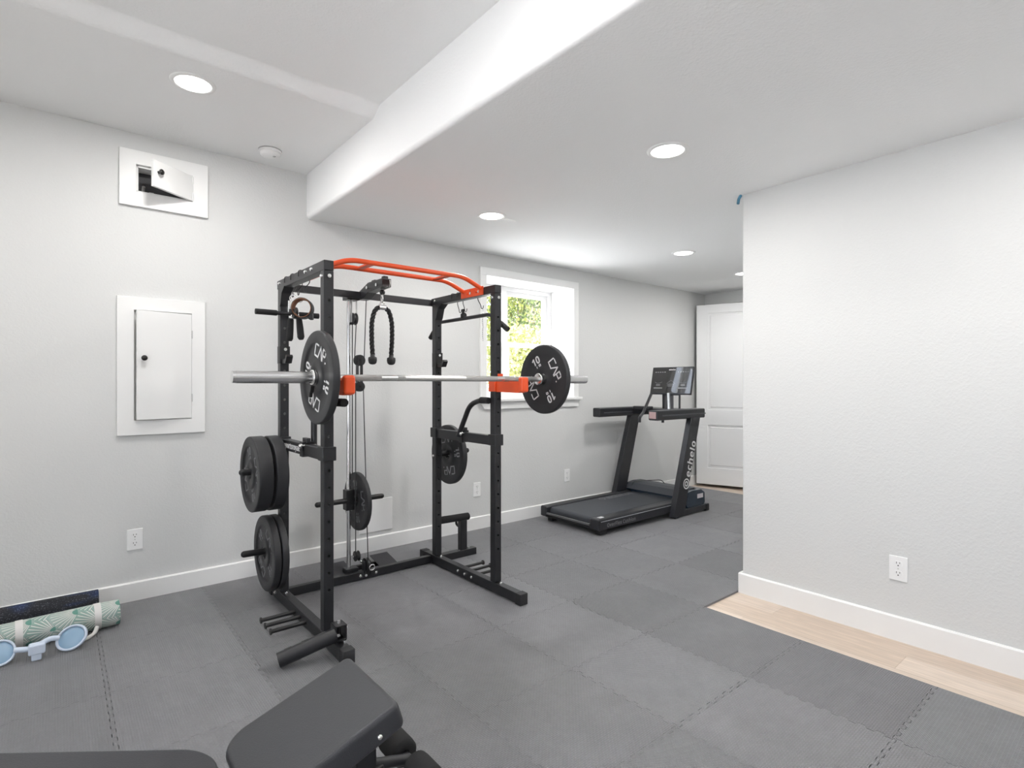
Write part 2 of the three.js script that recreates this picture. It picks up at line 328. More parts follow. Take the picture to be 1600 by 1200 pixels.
// ---------------------------------------------------------------- door ajar at the far end
{
  const hx = XF - 0.005, hz = 0.757, W = 0.745, Hd = 2.038, T = 0.035;
  const d = new THREE.Group(); d.name = 'door_1'; d.position.set(hx, 0.022, hz); scene.add(d); struct(d, 'white two-panel door standing ajar at the far end');
  // local: leaf along -x' from hinge; x' = 0 hinge, face towards the room is +z'
  const a = Math.atan2(0.24, 0.705); d.rotation.y = -(Math.PI / 2 - a) + Math.PI;
  const leafParts = [], P = [[0.12, W - 0.12, 0.185, 0.675], [0.12, W - 0.12, 0.845, Hd - 0.095]];
  const s = new THREE.Shape([V2(0, 0), V2(W, 0), V2(W, Hd), V2(0, Hd)]);
  for (const [x0, x1, y0, y1] of P) s.holes.push(new THREE.Path([V2(x0, y0), V2(x0, y1), V2(x1, y1), V2(x1, y0)]));
  mesh('leaf', new THREE.ExtrudeGeometry(s, { depth: T, bevelEnabled: true, bevelSize: 0.002, bevelThickness: 0.002, bevelSegments: 1 }).translate(0, 0, -T / 2), doorPaint, d);
  for (const [x0, x1, y0, y1] of P) {
    const g = new RoundedBoxGeometry(x1 - x0 - 0.05, y1 - y0 - 0.05, T - 0.004, 3, 0.012).translate((x0 + x1) / 2, (y0 + y1) / 2, 0);
    mesh('panel', [bx(x0 - 0.001, x1 + 0.001, y0 - 0.001, y1 + 0.001, -T / 2 + 0.009, T / 2 - 0.009), g], doorPaint, d);
  }
}
// ---------------------------------------------------------------- access hatches, wall plates
function hatch(label, fx0, fx1, fy0, fy1, ox0, ox1, oy0, oy1, turn, name, knobY, depth) {
  const h = thing(name, label, 'access hatch', [fx0, fy0, 0]);
  const T = (g) => g.translate(-fx0, -fy0, 0);
  const s = new THREE.Shape([V2(fx0, fy0), V2(fx1, fy0), V2(fx1, fy1), V2(fx0, fy1)]);
  s.holes.push(new THREE.Path([V2(ox0, oy0), V2(ox0, oy1), V2(ox1, oy1), V2(ox1, oy0)]));
  mesh('frame', T(new THREE.ExtrudeGeometry(s, { depth: 0.016, bevelEnabled: true, bevelSize: 0.0012, bevelThickness: 0.0012, bevelSegments: 1 }).translate(0, 0, 0.0013)), trimPaint, h);
  mesh('box', [bx(ox0 - 0.001, ox0 + 0.012, oy0, oy1, -depth, 0), bx(ox1 - 0.012, ox1 + 0.001, oy0, oy1, -depth, 0), bx(ox0, ox1, oy0 - 0.001, oy0 + 0.012, -depth, 0), bx(ox0, ox1, oy1 - 0.012, oy1 + 0.001, -depth, 0)].map(T), trimPaint, h);
  mesh('back_plate', T(bx(ox0, ox1, oy0, oy1, -depth - 0.01, -depth)), M({ color: lin(0.05, 0.05, 0.055), roughness: 0.6 }), h).userData.label = 'dark grey utility box inside';
  const dr = mesh('door', rb(-(ox1 - ox0) + 0.006, -0.004, 0.005, oy1 - oy0 - 0.005, -0.001, 0.016, 0.0015), trimPaint, h);
  dr.position.set(ox1 - fx0, oy0 - fy0, 0.002); dr.rotation.y = turn;
  mesh('knob', lathe([[0.008, 0], [0.006, 0.006], [0.006, 0.012], [0.014, 0.017], [0.0145, 0.023], [0.009, 0.028], [0, 0.029]], 24, 'z').translate(-(ox1 - ox0) + 0.035, knobY, 0.016), knobBlack, dr);
  const H = oy1 - oy0;
  for (const k of [0.2, 0.8]) mesh('hinge', cyl(V(ox1 - fx0 + 0.001, oy0 - fy0 + H * k - 0.022, 0.02), V(ox1 - fx0 + 0.001, oy0 - fy0 + H * k + 0.022, 0.02), 0.003), dullChrome, h);
  return h;
}
const upH = hatch('small white wall hatch with its door swung open, high on the wall', 0.248, 0.662, 2.115, 2.412, 0.32, 0.586, 2.19, 2.34, 0.62, 'access_hatch', 0.085, 0.09);
mesh('valve', [cyl(V(0.11, 0.082, -0.07), V(0.11, 0.12, -0.02), 0.008), cyl(V(0.09, 0.084, -0.03), V(0.14, 0.084, -0.03), 0.006), rb(0.135, 0.16, 0.08, 0.1, -0.06, -0.03, 0.004)], dullChrome, upH);
hatch('tall white wall hatch with its door nearly shut, below the small open hatch', 0.238, 0.647, 0.887, 1.626, 0.31, 0.582, 0.964, 1.558, 0.14, 'access_hatch', 0.335, 0.09);

function outlet(label, place) {
  const o = thing('wall_outlet', label, 'outlet', [0, 0, 0], 0, 'white wall outlets');
  mesh('cover_plate', new RoundedBoxGeometry(0.072, 0.112, 0.006, 3, 0.0028).translate(0, 0, 0.003), plateWhite, o);
  for (const dy of [0.022, -0.022]) {
    const s = new THREE.Shape(); s.absarc(0, 0, 0.0165, -0.85, 0.85); s.absarc(0, 0, 0.0165, Math.PI - 0.85, Math.PI + 0.85);
    const r = mesh('receptacle', new THREE.ExtrudeGeometry(s, { depth: 0.0015, bevelEnabled: false }).translate(0, dy, 0.006), plateWhite, o);
    mesh('slot', [bx(-0.0078, -0.0056, dy + 0.0, dy + 0.0085, 0.006, 0.0079), bx(0.0052, 0.0074, dy + 0.001, dy + 0.0085, 0.006, 0.0079), cyl(V(0, dy - 0.0075, 0.006), V(0, dy - 0.0075, 0.0079), 0.0027)], slotDark, r);
  }
  mesh('screw', cyl(V(0, 0, 0.006), V(0, 0, 0.0072), 0.003), dullChrome, o);
  place(o); return o;
}
outlet('white duplex outlet low on the wall below the tall hatch', (o) => o.position.set(0.316, 0.326, 0));
outlet('white duplex outlet between the rack and the treadmill', (o) => o.position.set(3.6, 0.32, 0));
outlet('white duplex outlet on the wall behind the right rack upright', (o) => o.position.set(2.58, 0.316, 0));
outlet('white duplex outlet on the partition wall at the right', (o) => { o.position.set(XR, 0.317, 2.758); o.rotation.y = -Math.PI / 2; });
tag(mesh('blank_cover_plate', new RoundedBoxGeometry(0.25, 0.225, 0.008, 2, 0.003).translate(1.71, 0.243, 0.004), plateWhite), 'large blank white cover plate low on the wall behind the cable tower', 'cover plate');
{ // scrap of blue masking tape at the partition's top corner
  const g = tube([V(XR - 0.003, SOF - 0.002, ZE - 0.004), V(XR - 0.012, SOF - 0.02, ZE - 0.012), V(XR - 0.02, SOF - 0.05, ZE - 0.012)], 0.008, 0.01, 12, 8);
  tag(mesh('tape_scrap', g, M({ color: lin(0.1, 0.27, 0.40), roughness: 0.7 })), 'curled scrap of blue tape at the top of the partition corner', 'tape');
}

// ---------------------------------------------------------------- interlocking foam mats
{
  const fm = thing('foam_floor_mat', 'grey interlocking foam mat tiles covering the gym floor', 'floor mat');
  const S = 0.4905, X0 = 2.595, Z0 = 1.998, AMP = 0.0065, N = 18;
  const teeth = (phase) => { const out = []; for (let i = 0; i < N; i++) { const a = i / N, s = (i + phase) % 2 ? 1 : -1; out.push([a + 0.10 / N, s], [a + 0.90 / N, s]); } return out; };
  const tile = (ix, iz, e, gap = 0.0014) => {                // e: which sides are toothed [left, right, back, front]
    const x0 = X0 + ix * S, x1 = x0 + S, z0 = Z0 + iz * S, z1 = z0 + S, pts = [];
    const side = (n, k, flip) => { const t = teeth(k); return flip ? t.slice().reverse() : t; };
    // back edge (z0) from x0 to x1, right edge (x1) z0 to z1, front edge back, left edge back
    pts.push([x0 + gap, z0 + gap]);
    if (e[2]) for (const [t, s] of side(0, iz & 1)) pts.push([x0 + t * S, z0 + s * AMP + gap]);
    pts.push([x1 - gap, z0 + gap]);
    if (e[1]) for (const [t, s] of side(1, (ix + 1) & 1)) pts.push([x1 + s * AMP - gap, z0 + t * S]);
    pts.push([x1 - gap, z1 - gap]);
    if (e[3]) for (const [t, s] of side(2, (iz + 1) & 1, true)) pts.push([x0 + t * S, z1 + s * AMP - gap]);
    pts.push([x0 + gap, z1 - gap]);
    if (e[0]) for (const [t, s] of side(3, ix & 1, true)) pts.push([x0 + s * AMP + gap, z0 + t * S]);
    const sh = new THREE.Shape(pts.map(([x, z]) => V2(x, -z)).reverse());
    const g = new THREE.ExtrudeGeometry(sh, { depth: -FL, bevelEnabled: false }).rotateX(-Math.PI / 2).translate(0, FL, 0);
    const uvA = uvm(g), turn = (ix * 7 + iz * 13 + 40) % 3, uv = uvA.attributes.uv;
    for (let i = 0; i < uv.count; i++) { const u = uv.getX(i), v = uv.getY(i); if (turn === 1) uv.setXY(i, v, u); else if (turn === 2) uv.setXY(i, (u + v) * 0.7071, (u - v) * 0.7071); }
    mesh('mat_tile', uvA, foamMats[(Math.abs(ix * 5 + iz * 3)) % 3], fm);
  };
  const has = (ix, iz) => { const z = Z0 + iz * S, x = X0 + ix * S; if (iz < -4 || iz > 4 || ix < -7) return false; return iz < 0 ? ix < 6 : ix < 0; };
  for (let iz = -4; iz <= 4; iz++) for (let ix = -7; ix < 6; ix++) if (has(ix, iz)) tile(ix, iz, [has(ix - 1, iz), has(ix + 1, iz), has(ix, iz - 1), has(ix, iz + 1)]);
  // the narrow strip cut to fit against the baseboard
  mesh('mat_strip', uvm(bx(X0 - 7 * S, X0 + 6 * S, FL, -0.0005, BT, Z0 - 4 * S - 0.001)), foamMats[0], fm);
}

// ---------------------------------------------------------------- power rack
const RX = [0.925, 1.88], ZF = 1.1475, ZB = 0.53, U = 0.0225, RT = 1.71;
const rack = thing('power_rack', 'black steel power rack with orange pull-up bars and cable tower', 'power rack', [0, 0, 0]);
{
  // one drilled upright, cut once and shared
  const ev = new Evaluator(); ev.useGroups = false; ev.attributes = ['position', 'normal', 'uv'];
  const post = new Brush(rb(-U, U, 0, 1.605, -U, U, 0.004)); post.updateMatrixWorld();
  const holes = []; for (let y = 0.185; y < 1.5; y += 0.0757) holes.push(cyl(V(0, y, -0.05), V(0, y, 0.05), 0.0068, 0.0068, 12));
  const cut = new Brush(mergeGeometries(holes.map((g) => { const q = g.clone(); return q; }))); cut.updateMatrixWorld();
  const drilled = ev.evaluate(post, cut, SUBTRACTION).geometry;
  for (const x of RX) for (const z of [ZF, ZB]) { const m = mesh('upright', drilled, steel, rack); m.position.set(x, 0.06, z); }
  for (const x of RX) {
    const b = mesh('base_beam', rb(x - U, x + U, 0.004, 0.058, 0.37, 1.365, 0.004), steel, rack);
    for (const z of [1.3675, 0.38]) mesh('rubber_foot', rb(x - U - 0.004, x + U + 0.004, 0, 0.06, z - 0.0225, z + 0.0225, 0.004), blackRubber, b);
    mesh('top_beam', rb(x - U, x + U, 1.665, RT, ZB - U - 0.01, ZF + U, 0.003), steel, rack);
    mesh('gusset', prism([[0, 0], [0.075, 0], [0.03, -0.03], [0.012, -0.085], [0, -0.1]], 0.05).rotateY(-Math.PI / 2).translate(x + 0.025, 1.668, ZB + U - 0.002), steel, rack);
  }
  mesh('rear_crossbar', rb(RX[0], RX[1], 1.663, 1.703, 0.482, 0.508, 0.003), steel, rack).userData.label = 'upper rear crossbar';
  mesh('rear_crossbar', rb(RX[0] + U, RX[1] - U, 0.004, 0.05, 0.466, 0.5, 0.003), steel, rack).userData.label = 'lower rear crossbar';
  // bolts
  const bolt = (p, d) => { const e = p.clone().addScaledVector(d, 0.007); mesh('bolt', [cyl(p, e, 0.0095, 0.0085, 12), cyl(e, e.clone().addScaledVector(d, 0.003), 0.006, 0.004, 10)], chrome, rack); };
  for (const x of RX) {
    bolt(V(x, 1.64, ZF + U), V(0, 0, 1)); bolt(V(x - U, 1.64, ZF), V(-1, 0, 0)); bolt(V(x + 0.0, 0.058, ZF + 0.045), V(0, 1, 0)); bolt(V(x, 0.058, ZB + 0.05), V(0, 1, 0));
    bolt(V(x - U, 1.69, ZB + 0.015), V(-1, 0, 0)); bolt(V(x - U, 0.035, ZB - 0.06), V(-1, 0, 0)); bolt(V(x - U, 0.7, ZB), V(-1, 0, 0));
    bolt(V(x - U, 1.69, 0.94), V(-1, 0, 0)); bolt(V(x - U, 1.69, 1.02), V(-1, 0, 0));
  }
  for (const z of [0.81, 0.88, 0.95]) bolt(V(RX[1] - U, 0.034, z), V(-1, 0, 0));
  bolt(V(1.37, 0.03, 0.5), V(0, 0, 1)); bolt(V(1.47, 0.03, 0.5), V(0, 0, 1));
  // orange pull-up bars
  const pu = new THREE.Group(); pu.name = 'pull_up_station'; rack.add(pu); pu.userData.label = 'orange twin pull-up bars';
  for (const z of [0.87, 1.04]) mesh('pull_up_bar', tube([V(RX[0] + U, 1.705, z), V(1.075, 1.757, z), V(1.735, 1.757, z), V(RX[1] - U, 1.705, z)], 0.0125, 0.05, 60), orange, pu);
  for (const x of [1.2, 1.655]) mesh('tie_bar', rb(x - 0.018, x + 0.018, 1.752, 1.762, 0.87, 1.04, 0.003), orange, pu);
  mesh('mount_plate', rb(RX[0] + U, RX[0] + U + 0.006, 1.667, 1.716, 0.845, 1.065, 0.002), orange, pu);
  mesh('mount_plate', [rb(RX[1] - U - 0.006, RX[1] - U, 1.667, 1.716, 0.845, 1.065, 0.002)], orange, pu);
  for (const z of [0.91, 1.0]) mesh('bolt', cyl(V(RX[1] - U - 0.006, 1.69, z), V(RX[1] - U - 0.013, 1.69, z), 0.008), orange, pu);
  // mid-height side beams with clamping collars
  for (const x of RX) {
    const b = mesh('safety_beam', rb(x - 0.02, x + 0.02, 0.817, 0.872, ZB + U, ZF - U, 0.004), steel, rack);
    for (const z of [ZF, ZB]) mesh('collar', rb(x - 0.031, x + 0.031, 0.818, 0.88, z - 0.031, z + 0.031, 0.003), steel, b);
    if (x < 1) mesh('lettering', letters('sportsroyals', 0.03).rotateY(-Math.PI / 2).translate(x - 0.0202, 0.842, 0.735), whiteInk, b);
  }
  // dip handles clamped on the side beams
  for (const [x, zc, o] of [[RX[0], 0.885, 0.036], [RX[1], 0.83, -0.036]]) {
    const h = x + o, d = new THREE.Group(); d.name = 'dip_handle'; rack.add(d);
    mesh('clamp', [rb(x - 0.027, x + 0.027, 0.81, 0.882, zc - 0.02, zc + 0.02, 0.003), rb(x - 0.01, x + 0.01, 0.876, 0.9, zc - 0.03, zc + 0.03, 0.003)], steel, d);
    mesh('handle_tube', x < 1 ? tube([V(h, 0.83, zc), V(h, 1.04, zc), V(h, 1.075, zc + 0.06), V(h, 1.078, 1.2)], 0.015, 0.05) : tube([V(h, 0.85, zc), V(h, 1.04, 0.95), V(h, 1.068, 1.05), V(h, 1.068, 1.12)], 0.015, 0.05), steel, d);
    mesh('grip', cyl(V(h, x < 1 ? 1.0775 : 1.068, 1.06), V(h, x < 1 ? 1.0782 : 1.068, x < 1 ? 1.255 : 1.13), 0.0185), foamGrip, d);
    mesh('pin', [cyl(V(x - 0.035, 0.865, zc + 0.03), V(x + 0.035, 0.865, zc + 0.03), 0.006), new THREE.SphereGeometry(0.011, 16, 10).translate(x - 0.037, 0.865, zc + 0.03)], chrome, d);
  }
  // black J-hooks on the rear uprights
  for (const x of RX) {
    const zf = ZB + U;
    const h = mesh('j_hook', [rb(x - 0.026, x + 0.026, 1.268, 1.36, zf, zf + 0.007, 0.002), rb(x - 0.026, x - 0.02, 1.268, 1.36, zf - 0.04, zf, 0.002),
      prism([[0, 1.27], [0.055, 1.27], [0.075, 1.302], [0.068, 1.31], [0.05, 1.29], [0, 1.29]], 0.03, 0.002).rotateY(-Math.PI / 2).translate(x + 0.015, 0, zf + 0.006)], blackPlastic, rack);
    mesh('pin', cyl(V(x, 1.343, zf + 0.006), V(x, 1.343, zf + 0.014), 0.008), chrome, h);
  }
  // orange spotter arms on the front uprights
  for (const x of RX) {
    const zf = ZF + U;
    const h = new THREE.Group(); h.name = 'orange_j_cup'; rack.add(h); h.userData.label = 'orange bar holder';
    mesh('sleeve', [rb(x - 0.030, x + 0.030, 1.118, 1.178, zf, zf + 0.007, 0.002), rb(x - 0.030, x - 0.0235, 1.118, 1.178, zf - 0.05, zf + 0.002, 0.002), rb(x + 0.0235, x + 0.030, 1.118, 1.178, zf - 0.05, zf + 0.002, 0.002), rb(x - 0.006, x + 0.030, 1.17, 1.217, zf, zf + 0.007, 0.003)], orange, h);
    mesh('arm', prism([[0.004, 1.118], [0.004, 1.172], [0.2, 1.172], [0.2, 1.115], [0.19, 1.115]], 0.034, 0.002).rotateY(-Math.PI / 2).translate(x + 0.017, 0, zf), orange, h);
    mesh('lip', rb(x - 0.025, x + 0.025, 1.116, 1.196, zf + 0.196, zf + 0.232, 0.012, 4), orange, h);
  }
  // plate pegs: two outside the rear left upright, one outside the rear right
  const peg = (x0, x1, y, r = 0.0165) => mesh('plate_peg', [cyl(V(x0, y, ZB), V(x1, y + Math.abs(x1 - x0) * 0.03, ZB), r), new THREE.SphereGeometry(r, 16, 10).translate(x1, y + Math.abs(x1 - x0) * 0.03, ZB), rb(Math.min(x0, x0 + Math.sign(x1 - x0) * 0.005), Math.max(x0, x0 + Math.sign(x1 - x0) * 0.005), y - 0.03, y + 0.03, ZB - 0.02, ZB + 0.02, 0.002)], blackPlastic, rack);
  peg(RX[0] - U, 0.722, 0.703); peg(RX[0] - U, 0.732, 0.284); peg(RX[1] + U, 2.115, 0.708);
  // band pegs on the bases
  for (const z of [0.785, 0.86, 0.94]) {
    mesh('band_peg', [cyl(V(RX[0] - U, 0.032, z), V(0.745, 0.032, z), 0.0095), cyl(V(0.747, 0.032, z), V(0.741, 0.032, z), 0.0145)], blackPlastic, rack);
    mesh('band_peg', [cyl(V(RX[1] + U, 0.036, z), V(2.06, 0.036, z), 0.0085), cyl(V(2.058, 0.036, z), V(2.064, 0.036, z), 0.0145)], blackPlastic, rack);
  }
  // short outrigger behind the right rear upright
  const og = new THREE.Group(); og.name = 'outrigger'; rack.add(og);
  mesh('foot', rb(RX[1] + U, 2.2, 0.0, 0.046, 0.475, 0.525, 0.004), steel, og);
  mesh('post', rb(2.075, 2.125, 0.046, 0.245, 0.48, 0.52, 0.003), steel, og);
  mesh('padded_roll', [cyl(V(RX[1] + U, 0.268, 0.5), V(2.145, 0.262, 0.5), 0.024), new THREE.SphereGeometry(0.024, 16, 10).scale(0.3, 1, 1).translate(2.145, 0.262, 0.5)], foamGrip, og);
  mesh('hook', tube([V(2.05, 0.245, 0.5), V(2.05, 0.225, 0.5), V(2.05, 0.215, 0.52)], 0.008, 0.01, 10), blackPlastic, og);
  for (const x of [2.06, 2.14]) mesh('bolt', cyl(V(x, 0.046, 0.515), V(x, 0.056, 0.515), 0.008), chrome, og);
  // ------------------------------------------------ cable tower
  const ct = new THREE.Group(); ct.name = 'cable_tower'; rack.add(ct);
  const TX = 1.345, TZ = 0.44;
  mesh('guide_rod', cyl(V(TX - 0.02, 0.06, TZ), V(TX - 0.02, 1.68, TZ), 0.0125), chrome, ct);
  mesh('rod_mount', [rb(TX - 0.045, TX + 0.03, 1.655, 1.7, TZ - 0.03, 0.49, 0.003), rb(TX - 0.045, TX + 0.03, 0.03, 0.07, TZ - 0.03, 0.47, 0.003)], steel, ct);
  mesh('upper_arm', [prism([[0.47, 1.66], [0.53, 1.66], [0.6, 1.69], [0.78, 1.70], [0.78, 1.742], [0.6, 1.742], [0.47, 1.702]], 0.05, 0.002).rotateY(-Math.PI / 2).translate(1.425, 0, 0), rb(1.385, 1.41, 1.735, 1.755, 0.62, 0.66, 0.004), rb(1.385, 1.415, 1.738, 1.76, 0.745, 0.775, 0.006)], steel, ct);
  for (const z of [0.6, 0.72]) mesh('bolt', cyl(V(1.372, 1.715, z), V(1.364, 1.715, z), 0.009), chrome, ct);
  mesh('cable_hook', tube([V(1.4, 1.7, 0.785), V(1.4, 1.685, 0.81), V(1.4, 1.71, 0.825), V(1.4, 1.73, 0.82)], 0.0025, 0.008, 16, 6), dullChrome, ct);
  const pulley = (x, y, z, r, axis, nm = 'pulley') => mesh(nm, [lathe([[0.004, -0.012], [r, -0.012], [r, -0.008], [r - 0.008, 0], [r, 0.008], [r, 0.012], [0.004, 0.012]], 28, axis).translate(x, y, z)], blackPlastic, ct);
  pulley(1.4, 1.716, 0.735, 0.022, 'x');
  pulley(TX + 0.005, 1.545, 0.46, 0.036, 'x').scale.set(1, 1, 1);
  mesh('pulley_bracket', [rb(TX - 0.012, TX - 0.009, 1.525, 1.66, 0.45, 0.47, 0.002), rb(TX + 0.019, TX + 0.022, 1.525, 1.66, 0.45, 0.47, 0.002)], dullChrome, ct);
  pulley(1.375, 1.30, 0.48, 0.033, 'z'); pulley(1.375, 1.145, 0.48, 0.03, 'z');
  mesh('pulley_bracket', [rb(1.358, 1.366, 1.12, 1.33, 0.466, 0.494, 0.002), rb(1.384, 1.392, 1.12, 1.33, 0.466, 0.494, 0.002)], steel, ct);
  pulley(TX + 0.025, 0.135, 0.455, 0.03, 'x'); pulley(1.415, 0.085, 0.49, 0.038, 'x');
  mesh('pulley_bracket', [rb(1.397, 1.4, 0.03, 0.11, 0.465, 0.515, 0.002), rb(1.43, 1.433, 0.03, 0.11, 0.465, 0.515, 0.002)], steel, ct);
  const cable = (pts) => mesh('cable', tube(pts, 0.003, 0.004, 8, 6), cableSheath, ct);
  cable([V(1.352, 1.54, 0.49), V(1.345, 1.3, 0.48)]); cable([V(1.41, 1.68, 0.5), V(1.405, 1.3, 0.48)]);
  cable([V(1.352, 1.14, 0.48), V(1.352, 0.15, 0.48)]); cable([V(1.4, 1.14, 0.48), V(1.412, 0.1, 0.52)]); cable([V(TX + 0.008, 1.54, 0.43), V(TX + 0.008, 0.62, 0.43)]);
  const cr = mesh('weight_carriage', [rb(TX - 0.045, TX + 0.005, 0.415, 0.535, TZ - 0.025, TZ + 0.03, 0.004)], blackPlastic, ct);
  mesh('loading_peg', [cyl(V(1.135, 0.472, 0.455), V(TX - 0.03, 0.472, 0.455), 0.0155), new THREE.SphereGeometry(0.0155, 16, 10).translate(1.135, 0.472, 0.455), cyl(V(TX, 0.472, 0.455), V(1.53, 0.472, 0.455), 0.0155), new THREE.SphereGeometry(0.0155, 16, 10).translate(1.53, 0.472, 0.455)], blackPlastic, cr);
  for (const [x0, x1] of [[1.235, 1.355], [1.525, 1.645]]) mesh('foot_plate', rb(x0, x1, 0, 0.004, -0.1, 0.1, 0.001).rotateX(0.22).translate(0, 0.045, 0.395), M({ color: lin(0.07, 0.07, 0.078), roughness: 0.55, bumpMap: weave, bumpScale: 0.001 }), ct);
  mesh('foot_bar', [rb(1.27, 1.62, 0.0, 0.03, 0.3, 0.325, 0.003), rb(1.3, 1.32, 0.0, 0.03, 0.32, 0.47, 0.003), rb(1.57, 1.59, 0.0, 0.03, 0.32, 0.47, 0.003)], blackPlastic, ct);
  mesh('low_clip', [new THREE.TorusGeometry(0.016, 0.004, 8, 20).translate(1.43, 0.075, 0.535), cyl(V(1.40, 0.03, 0.5), V(1.40, 0.03, 0.52), 0.008)], chrome, ct);
  mesh('pulley_pin', [cyl(V(TX + 0.003, 0.135, 0.455), V(TX + 0.045, 0.135, 0.455), 0.006), cyl(V(1.385, 0.1, 0.47), V(1.445, 0.1, 0.47), 0.006)], chrome, ct);
  // ------------------------------------------------ landmine socket on the left base
  const lm = new THREE.Group(); lm.name = 'landmine_attachment'; rack.add(lm);
  const A = V(0.905, 0.092, 1.285), B = V(0.69, 0.034, 1.235);
  const out = lathe([[0.0305, 0], [0.0305, 0.236], [0.0265, 0.236], [0.0265, 0.002], [0.0305, 0]], 28);
  out.applyQuaternion(new THREE.Quaternion().setFromUnitVectors(V(0, 1, 0), A.clone().sub(B).normalize())).translate(B.x, B.y, B.z);
  mesh('sleeve', out, steel, lm);
  const dir = A.clone().sub(B).normalize(), upv = V(0, 1, 0).addScaledVector(dir, -dir.y).normalize();
  for (const k of [0.2, 0.5, 0.8]) { const c = B.clone().lerp(A, k).addScaledVector(upv, 0.0285); mesh('slot', cyl(c.clone().addScaledVector(dir, -0.014), c.clone().addScaledVector(dir, 0.014), 0.0055, 0.0055, 8), slotDark, lm); }
  mesh('lower_guide', cyl(B.clone().addScaledVector(upv, -0.03).addScaledVector(dir, 0.05), B.clone().addScaledVector(upv, -0.03).addScaledVector(dir, 0.08), 0.004), blackPlastic, lm);
  mesh('yoke', [rb(0.9, 0.905, 0.07, 0.135, 1.25, 1.31, 0.002), rb(0.945, 0.95, 0.07, 0.135, 1.25, 1.31, 0.002), rb(0.9, 0.95, 0.07, 0.075, 1.25, 1.31, 0.002), rb(0.9, 0.95, 0.13, 0.135, 1.25, 1.31, 0.002), cyl(V(0.925, 0.058, 1.28), V(0.925, 0.075, 1.28), 0.018), cyl(V(0.925, 0.075, 1.28), V(0.925, 0.13, 1.28), 0.009)], steel, lm);
  for (const p of [[V(0.925, 0.135, 1.28), V(0.925, 0.147, 1.28)], [V(0.95, 0.105, 1.28), V(0.962, 0.105, 1.28)], [V(0.94, 0.058, 1.31), V(0.94, 0.07, 1.31)], [V(0.91, 0.1, 1.31), V(0.91, 0.1, 1.318)]]) mesh('bolt', cyl(p[0], p[1], 0.008, 0.0065, 12), chrome, lm);
}

// ---------------------------------------------------------------- weight plates
function plateGeo(R, T, hub = 0.24) {                     // axis along x
  const h = T / 2, r0 = 0.0255, e = Math.min(0.006, T * 0.2), d = Math.min(0.006, T * 0.16);
  const half = [[r0, h - d * 0.3], [R * hub * 1.55, h - d * 0.3], [R * hub * 1.7, h - d * 1.6], [R * 0.735, h - d * 1.6], [R * 0.765, h], [R - e, h], [R - e * 0.3, h - e * 0.3], [R, h - e]];
  const prof = [...half, ...half.slice().reverse().map(([r, y]) => [r, -y]), half[0]];
  return lathe(prof, 72, 'x');
}
function capMark(s) {                                    // angular C, open A, P and a dot; width about 2.6 s
  const w = s * 0.15;
  return [stroke([[-0.55 * s, 0.5 * s], [-1.25 * s, 0.5 * s], [-1.25 * s, -0.5 * s], [-0.55 * s, -0.5 * s]], w), stroke([[-0.45 * s, -0.5 * s], [0, 0.5 * s], [0.42 * s, -0.5 * s]], w), stroke([[0.55 * s, -0.5 * s], [0.55 * s, 0.5 * s], [1.2 * s, 0.5 * s], [1.2 * s, -0.05 * s], [0.6 * s, -0.05 * s]], w), stroke([[1.28 * s, -0.5 * s], [1.3 * s, -0.5 * s]], w)].flat();
}
function weightPlate(R, T, label, pos, opt = {}) {
  const p = thing('weight_plate', label, 'weight plate', pos, 0, opt.group);
  p.rotation.x = 0;
  mesh('disc', plateGeo(R, T), bumperRubber, p);
  mesh('hub_ring', lathe([[0.0256, -T * 0.46], [0.031, -T * 0.46], [0.031, T * 0.46], [0.0256, T * 0.46], [0.0256, -T * 0.46]], 32, 'x'), opt.hub ?? blackPlastic, p);
  if (opt.marks) {
    const d = Math.min(0.006, T * 0.16) * 1.6, gs = [];
    for (const [kind, a] of [['cap', 0], ['10', 90], ['cap', 180], ['10', 270]]) {
      const th = THREE.MathUtils.degToRad(a + opt.rot), s = R * 0.2;
      const g = kind === 'cap' ? capMark(s * 1.25) : [letters('10', s * 1.15).translate(-s * 0.1, s * 0.35, 0), letters('LB', s * 0.7).translate(s * 0.1, -s * 0.75, 0)];
      for (const q of [g].flat(2)) { q.translate(0, R * (kind === 'cap' ? 0.545 : 0.55), 0); q.rotateZ(th - Math.PI / 2); gs.push(q); }
    }
    const side = join(gs);                               // drawn facing +z; turned to face -x
    mesh('lettering', side.clone().rotateY(-Math.PI / 2).translate(-T / 2 + d - 0.0002, 0, 0), opt.ink ?? whiteInk, p);
    mesh('lettering', side.clone().rotateY(Math.PI / 2).translate(T / 2 - d + 0.0002, 0, 0), opt.ink ?? whiteInk, p);
  }
  return p;
}
const BY = 1.187, BZ = 1.28, PR = 0.196;
weightPlate(PR, 0.03, 'thin white-lettered plate on the left end of the barbell', [0.84, BY, BZ], { marks: true, rot: 70, group: 'plates on the barbell' });
weightPlate(PR, 0.03, 'thin white-lettered plate on the right end of the barbell, before the window', [2.128, BY, BZ], { marks: true, rot: 30, group: 'plates on the barbell' });
weightPlate(0.194, 0.068, 'thick black plate nearest the peg tip on the upper left peg', [0.79, 0.695, ZB], { marks: true, rot: 20, ink: greyInk, group: 'plates stored on the rack' });
weightPlate(0.194, 0.06, 'thick black plate against the upright on the upper left peg', [0.868, 0.694, ZB], { group: 'plates stored on the rack' });
weightPlate(0.194, 0.034, 'black plate nearest the peg tip on the lower left peg', [0.843, 0.276, ZB], { marks: true, rot: 50, ink: greyInk, group: 'plates stored on the rack' });
weightPlate(0.194, 0.034, 'black plate against the upright on the lower left peg', [0.882, 0.275, ZB], { group: 'plates stored on the rack' });
